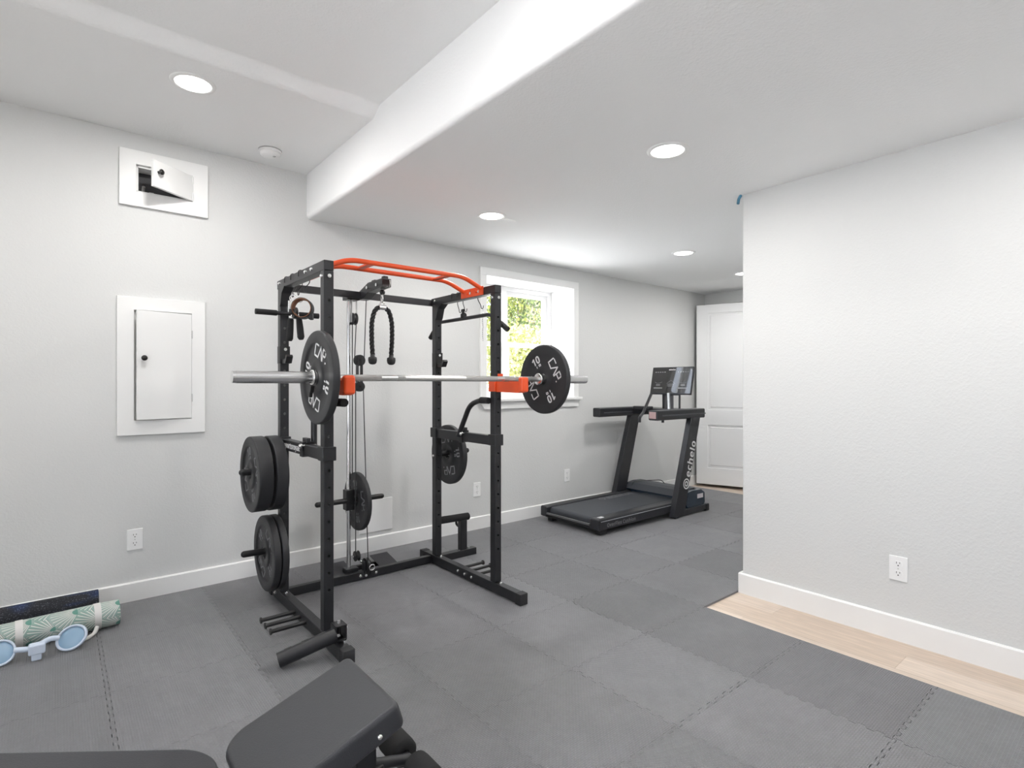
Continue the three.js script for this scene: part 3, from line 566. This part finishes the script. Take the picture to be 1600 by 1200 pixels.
weightPlate(0.193, 0.032, 'dark grey-lettered plate on the peg behind the right rear upright', [1.972, 0.7, ZB], { marks: true, rot: -80, ink: M({ color: lin(0.3, 0.3, 0.31), roughness: 0.6 }), group: 'plates stored on the rack' });
weightPlate(0.172, 0.028, 'small black plate loaded on the cable carriage', [1.375, 0.462, 0.455], { marks: true, rot: 10, ink: greyInk });
// ---------------------------------------------------------------- barbell
{
  const b = thing('barbell', 'long chrome barbell resting in the orange holders', 'barbell', [0, BY, BZ]);
  const X = (a, c, r) => cyl(V(a, 0, 0), V(c, 0, 0), r, r, 28);
  mesh('shaft', X(0.9, 2.08, 0.014), dullChrome, b);
  for (const [a, c] of [[0.98, 1.12], [1.2, 1.24], [1.58, 1.78], [1.83, 2.0]]) mesh('knurled_grip', X(a, c, 0.0143), knurl, b);
  mesh('sleeve', [X(0.52, 0.878, 0.0245), X(0.507, 0.52, 0.0235)], chrome, b);
  mesh('sleeve', [X(2.088, 2.452, 0.0245), X(2.452, 2.465, 0.0235)], chrome, b);
  for (const x of [0.878, 2.074]) mesh('collar', lathe([[0.014, 0], [0.03, 0], [0.034, 0.004], [0.034, 0.012], [0.03, 0.016], [0.014, 0.016]], 32, 'x').translate(x, 0, 0), chrome, b);
}
function clip(x, label, s) { // spring clip at the plate's outer face
  const c = thing('barbell_clip', label, 'clip', [x, BY, BZ], 0, 'barbell clips');
  mesh('ring', new THREE.TorusGeometry(0.029, 0.0042, 10, 32).rotateY(Math.PI / 2), chrome, c);
  mesh('lever', [rb(-0.008, 0.008, -0.06, -0.03, 0.0, 0.02, 0.003), rb(-0.007, 0.007, -0.085, -0.05, -0.004, 0.014, 0.004)].map((g) => g.rotateX(0.35)), blackPlastic, c);
}
clip(0.812, 'silver ring clip with black lever outside the left barbell plate', 1);
clip(2.158, 'silver ring clip with black lever outside the right barbell plate', 1);

// ---------------------------------------------------------------- things hung on the rack
function sHook(x, z, tilt, label, ox = 0) {
  const h = thing('s_hook', label, 'hook', [x, RT + 0.002, z], 0, 'wire hooks on the rack top beams');
  const w = 0.0024, y0 = 0.002;
  mesh('wire', tube([V(-0.0275, -0.03, 0), V(-0.0275, y0, 0), V(0.0275, y0, 0), V(0.0275, -0.055, tilt * 0.5), V(ox, -0.085, tilt), V(ox, -0.108, tilt + 0.006), V(ox, -0.106, tilt + 0.022), V(ox, -0.09, tilt + 0.026)], w, 0.012, 60, 6), blackPlastic, h);
}
[[0.64, 0.03, 'dark wire hook nearest the rear on the left top beam'], [0.735, 0.02, 'middle dark wire hook on the left top beam'], [0.85, 0.0, 'foremost dark wire hook on the left top beam']].forEach(([z, t, l]) => sHook(RX[0], z, t, l));
[[0.74, -0.03, 'dark wire hook nearest the rear on the right top beam'], [0.80, -0.03, 'middle wire hook holding the lat bar on the right top beam'], [0.94, 0.0, 'wire hook holding a thin chain on the right top beam']].forEach(([z, t, l]) => sHook(RX[1], z, t, l, 0.05));
{ // lat pulldown bar hanging along the right side of the rack
  const b = thing('lat_bar', 'black lat pulldown bar with angled ends hung inside the right frame', 'cable bar', [1.93, 1.564, 0.755]);
  mesh('bar', tube([V(0, -0.09, -0.38), V(0, 0, -0.275), V(0, 0, 0.275), V(0, -0.095, 0.43)], 0.0115, 0.03, 60), steel, b);
  mesh('grip', cyl(V(0, -0.096, -0.387), V(0, -0.028, -0.308), 0.0155), foamGrip, b);
  mesh('grip', cyl(V(0, -0.099, 0.437), V(0, -0.028, 0.32), 0.0155), foamGrip, b);
  mesh('swivel', [cyl(V(0, 0.0, 0), V(0, 0.03, 0), 0.016), rb(-0.004, 0.004, 0.024, 0.06, -0.012, 0.012, 0.003), new THREE.TorusGeometry(0.014, 0.003, 8, 20).translate(0, 0.02, 0.014)], blackPlastic, b);
}
{ // straight bar hung across the left frame
  const b = thing('straight_cable_bar', 'black straight cable bar with rubber grips through the left rear of the rack', 'cable bar', [0.93, 1.528, 0.6]);
  mesh('bar', cyl(V(-0.15, 0.0, 0), V(0.13, 0, 0), 0.0105), steel, b);
  mesh('grip', cyl(V(-0.163, 0.0, 0), V(-0.06, 0, 0), 0.0145), foamGrip, b);
  mesh('grip', cyl(V(0.055, 0.0, 0), V(0.158, 0, 0), 0.0145), foamGrip, b);
  mesh('swivel', [rb(-0.006, 0.006, 0.006, 0.07, -0.012, 0.012, 0.003), new THREE.TorusGeometry(0.012, 0.003, 8, 20).translate(0.05, 0.075, 0.03)], chrome, b);
}
{ // ankle cuff
  const c = thing('ankle_cuff', 'black ankle cuff with brown suede lining hung on the left hooks', 'ankle cuff', [RX[0] + 0.01, 1.535, 0.80]);
  c.rotation.y = -0.55;
  const ring = (r, w) => { const g = new THREE.TorusGeometry(r, 0.004, 8, 48); g.scale(1, 1, w); return g; };
  const band = (r0, r1, w) => lathe([[r0, -w], [r1, -w], [r1, w], [r0, w], [r0, -w]], 48, 'z');
  const out = mesh('outer_band', band(0.047, 0.05, 0.028).scale(1, 1.02, 1), blackRubber, c);
  mesh('lining', band(0.0425, 0.0469, 0.0285).scale(1, 1.02, 1), M({ color: lin(0.23, 0.105, 0.06), roughness: 0.95 }), c);
  mesh('strap', [rb(-0.06, -0.035, -0.03, -0.005, -0.022, 0.022, 0.004), rb(0.03, 0.05, -0.055, -0.025, -0.02, 0.02, 0.005)], blackRubber, c);
  mesh('d_ring', new THREE.TorusGeometry(0.016, 0.0025, 8, 24).translate(-0.045, 0.05, 0), chrome, c);
}
{ // spring collar hanging by its coil, grips down
  const c = thing('spring_collar', 'spring collar with two long black grips hanging below the ankle cuff', 'spring collar', [RX[0], 1.5, 0.715]);
  mesh('coil', [0, 0.006, 0.012].map((d) => new THREE.TorusGeometry(0.027, 0.003, 8, 28).rotateY(Math.PI / 2).translate(d - 0.006, 0.02, 0)), blackPlastic, c);
  const grip = (z0, z1, x) => lathe([[0, -0.118], [0.012, -0.117], [0.017, -0.106], [0.0165, -0.06], [0.014, -0.006], [0.01, 0.0], [0, 0.0]], 20).rotateX(Math.atan2(z0 - z1, 0.118)).translate(x, -0.004, z0);
  mesh('grip', grip(-0.03, -0.055, -0.01), foamGrip, c); mesh('grip', grip(0.03, 0.065, 0.01), foamGrip, c);
  mesh('wire', [cyl(V(-0.008, 0.018, -0.024), V(-0.01, -0.005, -0.03), 0.0028), cyl(V(0.008, 0.018, 0.024), V(0.01, -0.005, 0.03), 0.0028)], chrome, c);
}
{ // chain of small links
  const c = thing('thin_chain', 'thin silver chain dangling from a hook on the right top beam', 'chain', [RX[1] + 0.05, 1.597, 0.958]);
  for (let i = 0; i < 15; i++) { const g = new THREE.TorusGeometry(0.005, 0.0012, 6, 14).scale(0.75, 1.35, 1); if (i % 2) g.rotateY(Math.PI / 2); mesh('link', g.translate(0.002 * Math.sin(i), -0.0125 * i, 0.0), chrome, c); }
}
{ // triceps rope
  const r = thing('triceps_rope', 'black twisted triceps rope with rubber ends hanging from the cable arm', 'rope', [1.405, 1.0, 0.715]);
  const pts = [V(-0.057, 0.325, 0), V(-0.062, 0.42, 0), V(-0.058, 0.52, 0), V(-0.036, 0.578, 0), V(0, 0.592, 0), V(0.036, 0.578, 0), V(0.058, 0.52, 0), V(0.062, 0.42, 0), V(0.057, 0.325, 0)];
  const c = new THREE.CatmullRomCurve3(pts), fr = c.computeFrenetFrames(240, false), strands = [];
  for (let k = 0; k < 3; k++) {
    const q = []; for (let i = 0; i <= 240; i++) { const a = i / 240 * 26 * Math.PI / 1.5 + k * 2.094, p = c.getPointAt(i / 240); q.push(p.addScaledVector(fr.normals[i], 0.0072 * Math.cos(a)).addScaledVector(fr.binormals[i], 0.0072 * Math.sin(a))); }
    strands.push(new THREE.TubeGeometry(new THREE.CatmullRomCurve3(q), 240, 0.0066, 7, false));
  }
  mesh('twisted_rope', strands, M({ color: lin(0.014, 0.014, 0.015), roughness: 0.7 }), r);
  for (const s of [-1, 1]) mesh('rubber_end', lathe([[0, 0.268], [0.013, 0.27], [0.021, 0.277], [0.0245, 0.292], [0.0235, 0.308], [0.013, 0.313], [0.013, 0.325], [0, 0.326]], 24).translate(s * 0.057, 0, 0), blackRubber, r);
  mesh('ferrule', [cyl(V(-0.02, 0.592, 0), V(0.02, 0.592, 0), 0.0155), new THREE.TorusGeometry(0.012, 0.003, 8, 20).translate(0, 0.612, 0)], chrome, r);
  mesh('carabiner', [new THREE.TorusGeometry(0.011, 0.0028, 8, 24).scale(0.9, 1.7, 1).rotateY(1.57).translate(0, 0.638, 0), cyl(V(0, 0.652, 0), V(0, 0.672, 0), 0.006)], chrome, r);
  mesh('stop_ball', new THREE.SphereGeometry(0.0155, 20, 14).translate(0, 0.676, 0.004), blackRubber, r);
}

// ---------------------------------------------------------------- treadmill
{
  const t = thing('treadmill', 'black folding treadmill with upright screen against the window wall', 'treadmill', [3.15, 0, 0.14]);
  const T = (g) => (Array.isArray(g) ? g.flat(2).map((q) => q.translate(-3.15, 0, -0.14)) : g.translate(-3.15, 0, -0.14));
  const tm = M({ color: lin(0.02, 0.021, 0.025), roughness: 0.33 }), deckM = M({ color: lin(0.055, 0.06, 0.07), roughness: 0.5, bumpMap: grit, bumpScale: 0.0004 }), navy = M({ color: lin(0.012, 0.03, 0.055), roughness: 0.22, clearcoat: 0.5 });
  const silver = M({ color: lin(0.55, 0.57, 0.6), roughness: 0.3, metalness: 0.7 });
  const z0 = 0.13, z1 = 0.785, xa = 3.15, xb = 4.5;
  mesh('deck_frame', T([rb(xa + 0.03, xb, 0.035, 0.075, z0 + 0.03, z1 - 0.03, 0.006), rb(xa + 0.06, xa + 0.14, 0.0, 0.05, z0 + 0.03, z0 + 0.08, 0.006), rb(xa + 0.04, xa + 0.12, 0.0, 0.05, z1 - 0.08, z1 - 0.02, 0.006)]), blackPlastic, t);
  const belt = mesh('running_belt', T(rb(xa + 0.035, 4.33, 0.06, 0.124, z0 + 0.07, z1 - 0.09, 0.026, 5)), deckM, t);
  mesh('lettering', T([letters('echelon', 0.07), stroke([[-0.24, 0.035], [-0.205, 0.0], [-0.24, -0.035], [-0.275, 0], [-0.24, 0.035]], 0.012)].flat().map((g) => g.rotateX(-Math.PI / 2).rotateY(0).translate(4.02, 0.124, 0.27))), greyInk, belt);
  mesh('side_rail', T(rb(xa, 4.42, 0.045, 0.132, z0, z0 + 0.075, 0.014, 4)), tm, t);
  const nr = mesh('side_rail', T(rb(xa, 4.42, 0.04, 0.13, z1 - 0.095, z1, 0.014, 4)), tm, t);
  mesh('silver_strip', T(rb(xa + 0.025, 4.12, 0.107, 0.1125, z1 - 0.002, z1 + 0.0015, 0.0005)), silver, nr);
  mesh('lettering', T(letters('OverFlex Cushion', 0.03).translate(3.42, 0.075, z1 + 0.0001)), greyInk, nr);
  mesh('caution_label', T(rb(3.2, 3.25, 0.13, 0.1306, z1 - 0.065, z1 - 0.03, 0.0002)), plateWhite, nr);
  mesh('rear_guard', T(rb(xa + 0.004, xa + 0.02, 0.065, 0.082, z0 + 0.07, z1 - 0.1, 0.004)), M({ color: lin(0.11, 0.11, 0.115), roughness: 0.45 }), t);
  // motor hood
  const hood = mesh('motor_hood', T(prism([[4.27, 0.09], [4.31, 0.19], [4.38, 0.2], [4.52, 0.195], [4.57, 0.165], [4.575, 0.08], [4.55, 0.06], [4.3, 0.06]], z1 - z0 + 0.02, 0.006).translate(0, 0, z0)), navy, t);
  mesh('hood_lid', T(prism([[4.255, 0.155], [4.3, 0.2], [4.36, 0.212], [4.48, 0.207], [4.5, 0.198], [4.3, 0.178]], z1 - z0 - 0.06, 0.004).translate(0, 0, z0 + 0.03)), deckM, t);
  mesh('warning_sticker', T(rb(4.45, 4.545, 0.125, 0.165, z1 + 0.0262, z1 + 0.027, 0.0003)), M({ color: lin(0.72, 0.66, 0.68), roughness: 0.5 }), hood);
  // base feet, uprights
  for (const [zz, w] of [[0.135, 0.05], [0.80, 0.05]]) {
    mesh('base_foot', T([rb(4.08, 4.6, 0.012, 0.06, zz - 0.02, zz + w - 0.02, 0.006), rb(4.56, 4.615, 0.0, 0.064, zz - 0.024, zz + w - 0.016, 0.008), rb(4.08, 4.14, 0.0, 0.03, zz - 0.02, zz + w - 0.02, 0.005)]), tm, t);
    const up = mesh('upright', T(prism([[4.06, 0.02], [4.21, 0.02], [4.46, 0.86], [4.33, 0.86]], 0.045, 0.004).translate(0, 0, zz - 0.015)), tm, t);
    if (zz > 0.5) {
      const a = Math.atan2(0.84, 0.26), c = [letters('echelo', 0.075, 0.0008)];
      c.push(lathe([[0.036, 0], [0.047, 0], [0.047, 0.0008], [0.036, 0.0008], [0.036, 0]], 32, 'z').translate(-0.225, 0, 0), lathe([[0.013, 0], [0.024, 0], [0.024, 0.0008], [0.013, 0.0008], [0.013, 0]], 28, 'z').translate(-0.225, 0, 0));
      mesh('lettering', T(c.map((g) => g.rotateZ(a).translate(4.307, 0.5, zz + 0.0345))), whiteInk, up);
    }
  }
  // handrails and console
  for (const [za, zb] of [[0.1, 0.185], [0.725, 0.825]]) {
    const r = mesh('handrail', T(rb(3.84, 4.56, 0.853, 0.938, za, zb, 0.012, 3)), tm, t);
    mesh('groove', T(rb(3.9, 4.565, 0.888, 0.898, zb - 0.003, zb + 0.0025, 0.001)), M({ color: lin(0.07, 0.075, 0.085), roughness: 0.3 }), r);
    if (zb > 0.5) mesh('pink_sticker', T(rb(3.8385, 3.8405, 0.868, 0.925, za + 0.012, zb - 0.02, 0.0005)), M({ color: lin(0.46, 0.31, 0.30), roughness: 0.4 }), r);
  }
  mesh('console', T([rb(4.32, 4.56, 0.87, 0.93, 0.185, 0.725, 0.012), rb(4.25, 4.34, 0.915, 0.95, 0.24, 0.42, 0.012)]), tm, t);
  mesh('front_grip', T([tube([V(4.36, 1.06, 0.375), V(4.13, 0.9, 0.46), V(3.98, 0.86, 0.53), V(3.98, 0.82, 0.53)], 0.014, 0.03), tube([V(4.1, 0.86, 0.69), V(4.1, 0.82, 0.69)], 0.012, 0.01, 8)]), tm, t);
  const sg = new THREE.Group(); sg.name = 'screen'; t.add(sg); sg.position.set(4.4 - 3.15, 1.19, 0.575 - 0.14); sg.rotation.y = -0.025; sg.userData.label = 'dark glossy display';
  const W = 0.45, Hh = 0.262, tilt = 0.2;
  const face = document.createElement('canvas'); face.width = 1024; face.height = 600; const k = face.getContext('2d');
  k.fillStyle = '#121315'; k.fillRect(0, 0, 1024, 600); k.fillStyle = '#e8e8e8'; k.font = 'bold 46px sans-serif'; k.textAlign = 'center'; k.fillText('echelon', 512, 66);
  k.fillStyle = '#9a9c9e'; for (let i = 0; i < 5; i++) { k.fillRect(70 + i * 60, 98, 34, 16); k.fillRect(660 + i * 60, 98, 34, 16); }
  k.strokeStyle = '#7e8082'; k.lineWidth = 7; for (const cx of [180, 820]) { k.beginPath(); k.ellipse(cx, 330, 90, 40, 0, 0.1, 3.0); k.stroke(); k.fillStyle = '#707274'; k.fillRect(cx - 55, 395, 110, 34); k.fillRect(cx - 110, 470, 230, 30); }
  k.beginPath(); k.moveTo(400, 380); k.lineTo(512, 300); k.lineTo(624, 380); k.stroke(); for (let i = 0; i < 3; i++) { k.fillRect(420 + i * 6, 384 + i * 24, 184 - i * 12, 12); }
  const tex = new THREE.CanvasTexture(face); tex.colorSpace = THREE.SRGBColorSpace;
  const tilted = (g) => g.rotateZ(-tilt);
  mesh('bezel', [tilted(rb(-0.006, 0.014, -Hh / 2, Hh / 2, -W / 2, W / 2, 0.006, 3)), tilted(rb(0.012, 0.03, -0.09, 0.06, -0.12, 0.12, 0.008))], tm, sg);
  const pl = new THREE.PlaneGeometry(W - 0.016, Hh - 0.02).rotateY(-Math.PI / 2).translate(-0.0068, 0.004, 0); 
  mesh('glass', tilted(pl), M({ color: 0xffffff, map: tex, roughness: 0.08, clearcoat: 1 }), sg);
  mesh('screen_stand', T([rb(4.375, 4.39, 0.93, 1.07, 0.49, 0.505, 0.003), rb(4.375, 4.39, 0.93, 1.07, 0.665, 0.68, 0.003), rb(4.375, 4.39, 1.055, 1.07, 0.49, 0.68, 0.003)]), tm, t);
  mesh('screen_post', T(cyl(V(4.345, 0.925, 0.585), V(4.365, 1.075, 0.565), 0.014)), silver, t);
  mesh('stand_plate', T(rb(4.392, 4.398, 0.93, 1.06, 0.49, 0.6, 0.002)), M({ color: lin(0.12, 0.12, 0.125), roughness: 0.5 }), t);
  mesh('power_cord', T(tube([V(4.27, 0.15, 0.2), V(4.29, 0.22, 0.22), V(4.4, 0.225, 0.3), V(4.46, 0.24, 0.42), V(4.44, 0.215, 0.47)], 0.004, 0.04, 40, 6)), cableSheath, t);
}

// ---------------------------------------------------------------- adjustable bench
{
  const b = thing('weight_bench', 'black padded adjustable bench in the foreground with foam leg rollers', 'bench', [0.27, 0, 2.335]);
  const pad = (L, W, Tk, r) => { const g = new THREE.ExtrudeGeometry(roundShape(-L / 2, L / 2, -W / 2, W / 2, r), { depth: Tk - 0.024, bevelEnabled: true, bevelSize: 0.012, bevelThickness: 0.012, bevelSegments: 5, curveSegments: 10 }); return g.rotateX(-Math.PI / 2); };
  const ss = new THREE.Shape(), sl = -0.148, sr = 0.15, sw = 0.128, q1 = 0.05, q2 = 0.008;
  ss.moveTo(sl + q1, -sw); ss.lineTo(sr - q2, -sw); ss.absarc(sr - q2, -sw + q2, q2, -Math.PI / 2, 0); ss.lineTo(sr, sw - q2); ss.absarc(sr - q2, sw - q2, q2, 0, Math.PI / 2); ss.lineTo(sl + q1, sw); ss.absarc(sl + q1, sw - q1, q1, Math.PI / 2, Math.PI); ss.lineTo(sl, -sw + q1); ss.absarc(sl + q1, -sw + q1, q1, Math.PI, 1.5 * Math.PI);
  const seat = mesh('seat_pad', new THREE.ExtrudeGeometry(ss, { depth: 0.034, bevelEnabled: true, bevelSize: 0.011, bevelThickness: 0.014, bevelSegments: 6, curveSegments: 10 }).rotateX(-Math.PI / 2), leather, b);
  seat.position.set(0.172, 0.362, 0); seat.rotation.z = Math.atan2(0.096, 0.288);
  const back = mesh('backrest_pad', pad(0.82, 0.235, 0.055, 0.05), leather, b);
  const ba = -Math.atan2(0.135, 0.335); back.rotation.z = ba; back.position.set(-0.415, 0.475, 0);
  mesh('seat_frame', [rb(-0.1, 0.19, -0.03, 0.012, -0.025, 0.025, 0.004).rotateZ(Math.atan2(0.096, 0.288)).translate(0.1, 0.315, 0)], steel, b);
  mesh('backrest_frame', rb(-0.4, 0.36, -0.03, 0.012, -0.025, 0.025, 0.004).rotateZ(ba).translate(-0.4, 0.455, 0), steel, b);
  mesh('main_rail', rb(-0.75, 0.33, 0.2, 0.25, -0.025, 0.025, 0.004), steel, b);
  mesh('front_leg', [rb(0.26, 0.31, 0.03, 0.33, -0.025, 0.025, 0.004), rb(0.26, 0.31, 0, 0.04, -0.2, 0.2, 0.004)], steel, b);
  mesh('rear_leg', [rb(-0.75, -0.7, 0.03, 0.22, -0.025, 0.025, 0.004), rb(-0.75, -0.7, 0, 0.04, -0.2, 0.2, 0.004), rb(-0.6, -0.56, 0.24, 0.53, -0.02, 0.02, 0.004)], steel, b);
  mesh('roller_arm', [cyl(V(0.3, 0.25, 0), V(0.4, 0.232, 0.02), 0.013), cyl(V(0.4, 0.232, -0.1), V(0.4, 0.232, 0.145), 0.009)], steel, b);
  for (const s of [-1, 1]) mesh('foam_roller', lathe([[0.011, 0.022], [0.028, 0.022], [0.034, 0.028], [0.035, 0.04], [0.035, 0.1], [0.033, 0.112], [0.028, 0.118], [0.011, 0.118], [0.011, 0.022]], 28, 'z').rotateY(s < 0 ? Math.PI : 0).translate(0.4, 0.232, 0.022), foamGrip, b);
  mesh('bolt', new THREE.SphereGeometry(0.0065, 14, 10).translate(0.262, 0.402, 0.139), chrome, b);
}

// ---------------------------------------------------------------- yoga mats and gadget by the left wall
{
  const cv = document.createElement('canvas'); cv.width = 1024; cv.height = 1024; const k = cv.getContext('2d');
  k.fillStyle = '#93a8a1'; k.fillRect(0, 0, 1024, 1024);
  const fan = (x, y, R, base) => {
    k.fillStyle = base; k.beginPath(); k.moveTo(x, y); k.arc(x, y, R, Math.PI * 1.12, Math.PI * 1.88); k.closePath(); k.fill();
    for (let i = 0; i <= 12; i++) { const a = Math.PI * (1.14 + 0.72 * i / 12); k.lineCap = 'round'; k.strokeStyle = '#d3d6d0'; k.lineWidth = R * 0.065; k.beginPath(); k.moveTo(x + Math.cos(a) * R * 0.22, y + Math.sin(a) * R * 0.22); k.lineTo(x + Math.cos(a) * R * 0.93, y + Math.sin(a) * R * 0.93); k.stroke(); k.strokeStyle = '#6d7c77'; k.lineWidth = R * 0.018; k.beginPath(); k.moveTo(x + Math.cos(a + 0.03) * R * 0.2, y + Math.sin(a + 0.03) * R * 0.2); k.lineTo(x + Math.cos(a + 0.03) * R * 0.97, y + Math.sin(a + 0.03) * R * 0.97); k.stroke(); }
    k.fillStyle = '#5f8f82'; k.beginPath(); k.arc(x, y, R * 0.2, Math.PI, Math.PI * 2); k.fill();
  };
  let row = 0; for (let y = -20; y < 1300; y += 150, row++) for (let x = (row % 2) * 145; x < 1200; x += 290) fan(x, y, 190, row % 2 ? '#9db0a9' : '#8ba59c');
  const tex = new THREE.CanvasTexture(cv); tex.colorSpace = THREE.SRGBColorSpace; tex.wrapS = tex.wrapT = THREE.RepeatWrapping; tex.repeat.set(0.8, 1.2);
  const rollMat = M({ map: tex, color: 0xffffff, roughness: 0.85 }), endMat = M({ color: lin(0.5, 0.56, 0.53), roughness: 0.9 }), strapM = M({ color: lin(0.68, 0.67, 0.65), roughness: 0.8 });
  const L = 0.66, R = 0.058, y = thing('yoga_mat', 'rolled green yoga mat with white fan pattern and pale straps', 'yoga mat', [0.225, 0, 0.30]);
  y.rotation.y = 0.06;
  // rolled sheet: a spiral wound to the right thickness
  const prof = []; const turns = 3.6; for (let i = 0; i <= 180; i++) { const u = i / 180, a = u * turns * 6.283, r = 0.016 + (R - 0.016) * u; prof.push([Math.cos(a) * r, Math.sin(a) * r]); }
  const outer = new THREE.CylinderGeometry(R, R, L, 48, 1, true).rotateZ(Math.PI / 2).translate(-L / 2, R, 0);
  mesh('roll', outer, rollMat, y);
  const spiral = []; for (let i = 0; i < 180; i++) { const [a, b] = prof[i], [c, d] = prof[i + 1], len = Math.hypot(c - a, d - b); spiral.push(new THREE.BoxGeometry(0.004, 0.0095, len * 1.1).rotateX(-Math.atan2(d - b, c - a)).translate(-0.0025, R + (b + d) / 2 * 0.96, (a + c) / 2 * 0.96)); }
  mesh('roll_end', spiral, endMat, y);
  mesh('roll_core', new THREE.CylinderGeometry(R * 0.97, R * 0.97, L - 0.012, 40).rotateZ(Math.PI / 2).translate(-L / 2, R, 0), endMat, y);
  for (const x of [-0.085, -0.36]) mesh('strap', lathe([[R + 0.0003, -0.013], [R + 0.0022, -0.013], [R + 0.0022, 0.013], [R + 0.0003, 0.013]], 48, 'x').translate(x, R + 0.0, 0), strapM, y);
  const tail = new THREE.CatmullRomCurve3([V(-0.09, 0.03, 0.058), V(-0.1, 0.012, 0.075), V(-0.125, 0.006, 0.105), V(-0.15, 0.012, 0.13)]);
  mesh('strap_tail', new THREE.TubeGeometry(tail, 24, 0.009, 8).scale(1, 1, 1), strapM, y);
}
{
  const spk = dataTex(256, (() => { let q = 99; const r = () => (q = (q * 1664525 + 1013904223) >>> 0) / 4294967296; const a = new Float32Array(256 * 256); for (let i = 0; i < 5200; i++) a[Math.floor(r() * 65536)] = r(); return (u, v) => { const s = a[Math.floor(v * 256) * 256 + Math.floor(u * 256)], bl = Math.max(0, l8(u, v) - 0.55) * 0.5; return [0.09 + s * 0.6, 0.1 + s * 0.6 + bl * 0.3, 0.13 + s * 0.62 + bl]; }; })(), true);
  spk.repeat.set(1.6, 0.8);
  const y = thing('yoga_mat', 'black speckled rolled mat against the baseboard behind the green mat', 'yoga mat', [0.155, 0, 0.092]);
  const R = 0.06, L = 0.62;
  mesh('roll', [new THREE.CylinderGeometry(R, R, L, 48).rotateZ(Math.PI / 2).translate(-L / 2, R, 0)], M({ map: spk, color: 0xffffff, roughness: 0.8 }), y);
  mesh('roll_end', lathe([[0.012, -0.002], [0.02, 0.001], [0.03, 0.001], [0.034, -0.001], [0.046, 0.001], [0.058, 0.001], [0.059, -0.002]], 40, 'x').translate(0.0, R, 0), blackRubber, y);
}
{
  const g = thing('twin_lens_gadget', 'pale blue gadget with two oval lenses lying before the green yoga mat', 'gadget', [-0.03, 0, 0.475]);
  const shell = M({ color: lin(0.62, 0.70, 0.82), roughness: 0.45 }), lensM = M({ color: lin(0.28, 0.42, 0.56), roughness: 0.3 });
  const lens = (x, y, z, rx, ry, yaw, roll) => {
    const q = new THREE.Group(); q.name = 'lens_pad'; q.position.set(x, y, z); q.rotation.set(-0.5, yaw, roll, 'YXZ'); g.add(q);
    mesh('rim', lathe([[0.048, -0.006], [0.054, -0.008], [0.058, -0.003], [0.058, 0.005], [0.054, 0.009], [0.048, 0.007], [0.048, -0.006]], 40, 'z').scale(rx, ry, 1), shell, q);
    mesh('lens', lathe([[0, 0.005], [0.03, 0.004], [0.049, 0.001], [0.049, -0.005], [0, -0.005]], 40, 'z').scale(rx, ry, 1), lensM, q);
  };
  lens(0.075, 0.05, 0.01, 1.0, 0.88, -0.35, 0.55); lens(-0.155, 0.048, -0.005, 0.85, 0.9, 0.05, 0.1);
  mesh('bridge', [tube([V(-0.11, 0.05, 0.005), V(-0.06, 0.048, 0.03), V(-0.03, 0.06, 0.035), V(0.0, 0.075, 0.03), V(0.03, 0.065, 0.02)], 0.011, 0.03, 40), rb(-0.068, -0.012, 0.026, 0.07, 0.018, 0.055, 0.008, 3)], shell, g);
  mesh('foot', rb(-0.058, -0.024, 0, 0.03, 0.024, 0.05, 0.006), shell, g);
}

renderer.render(scene, camera);
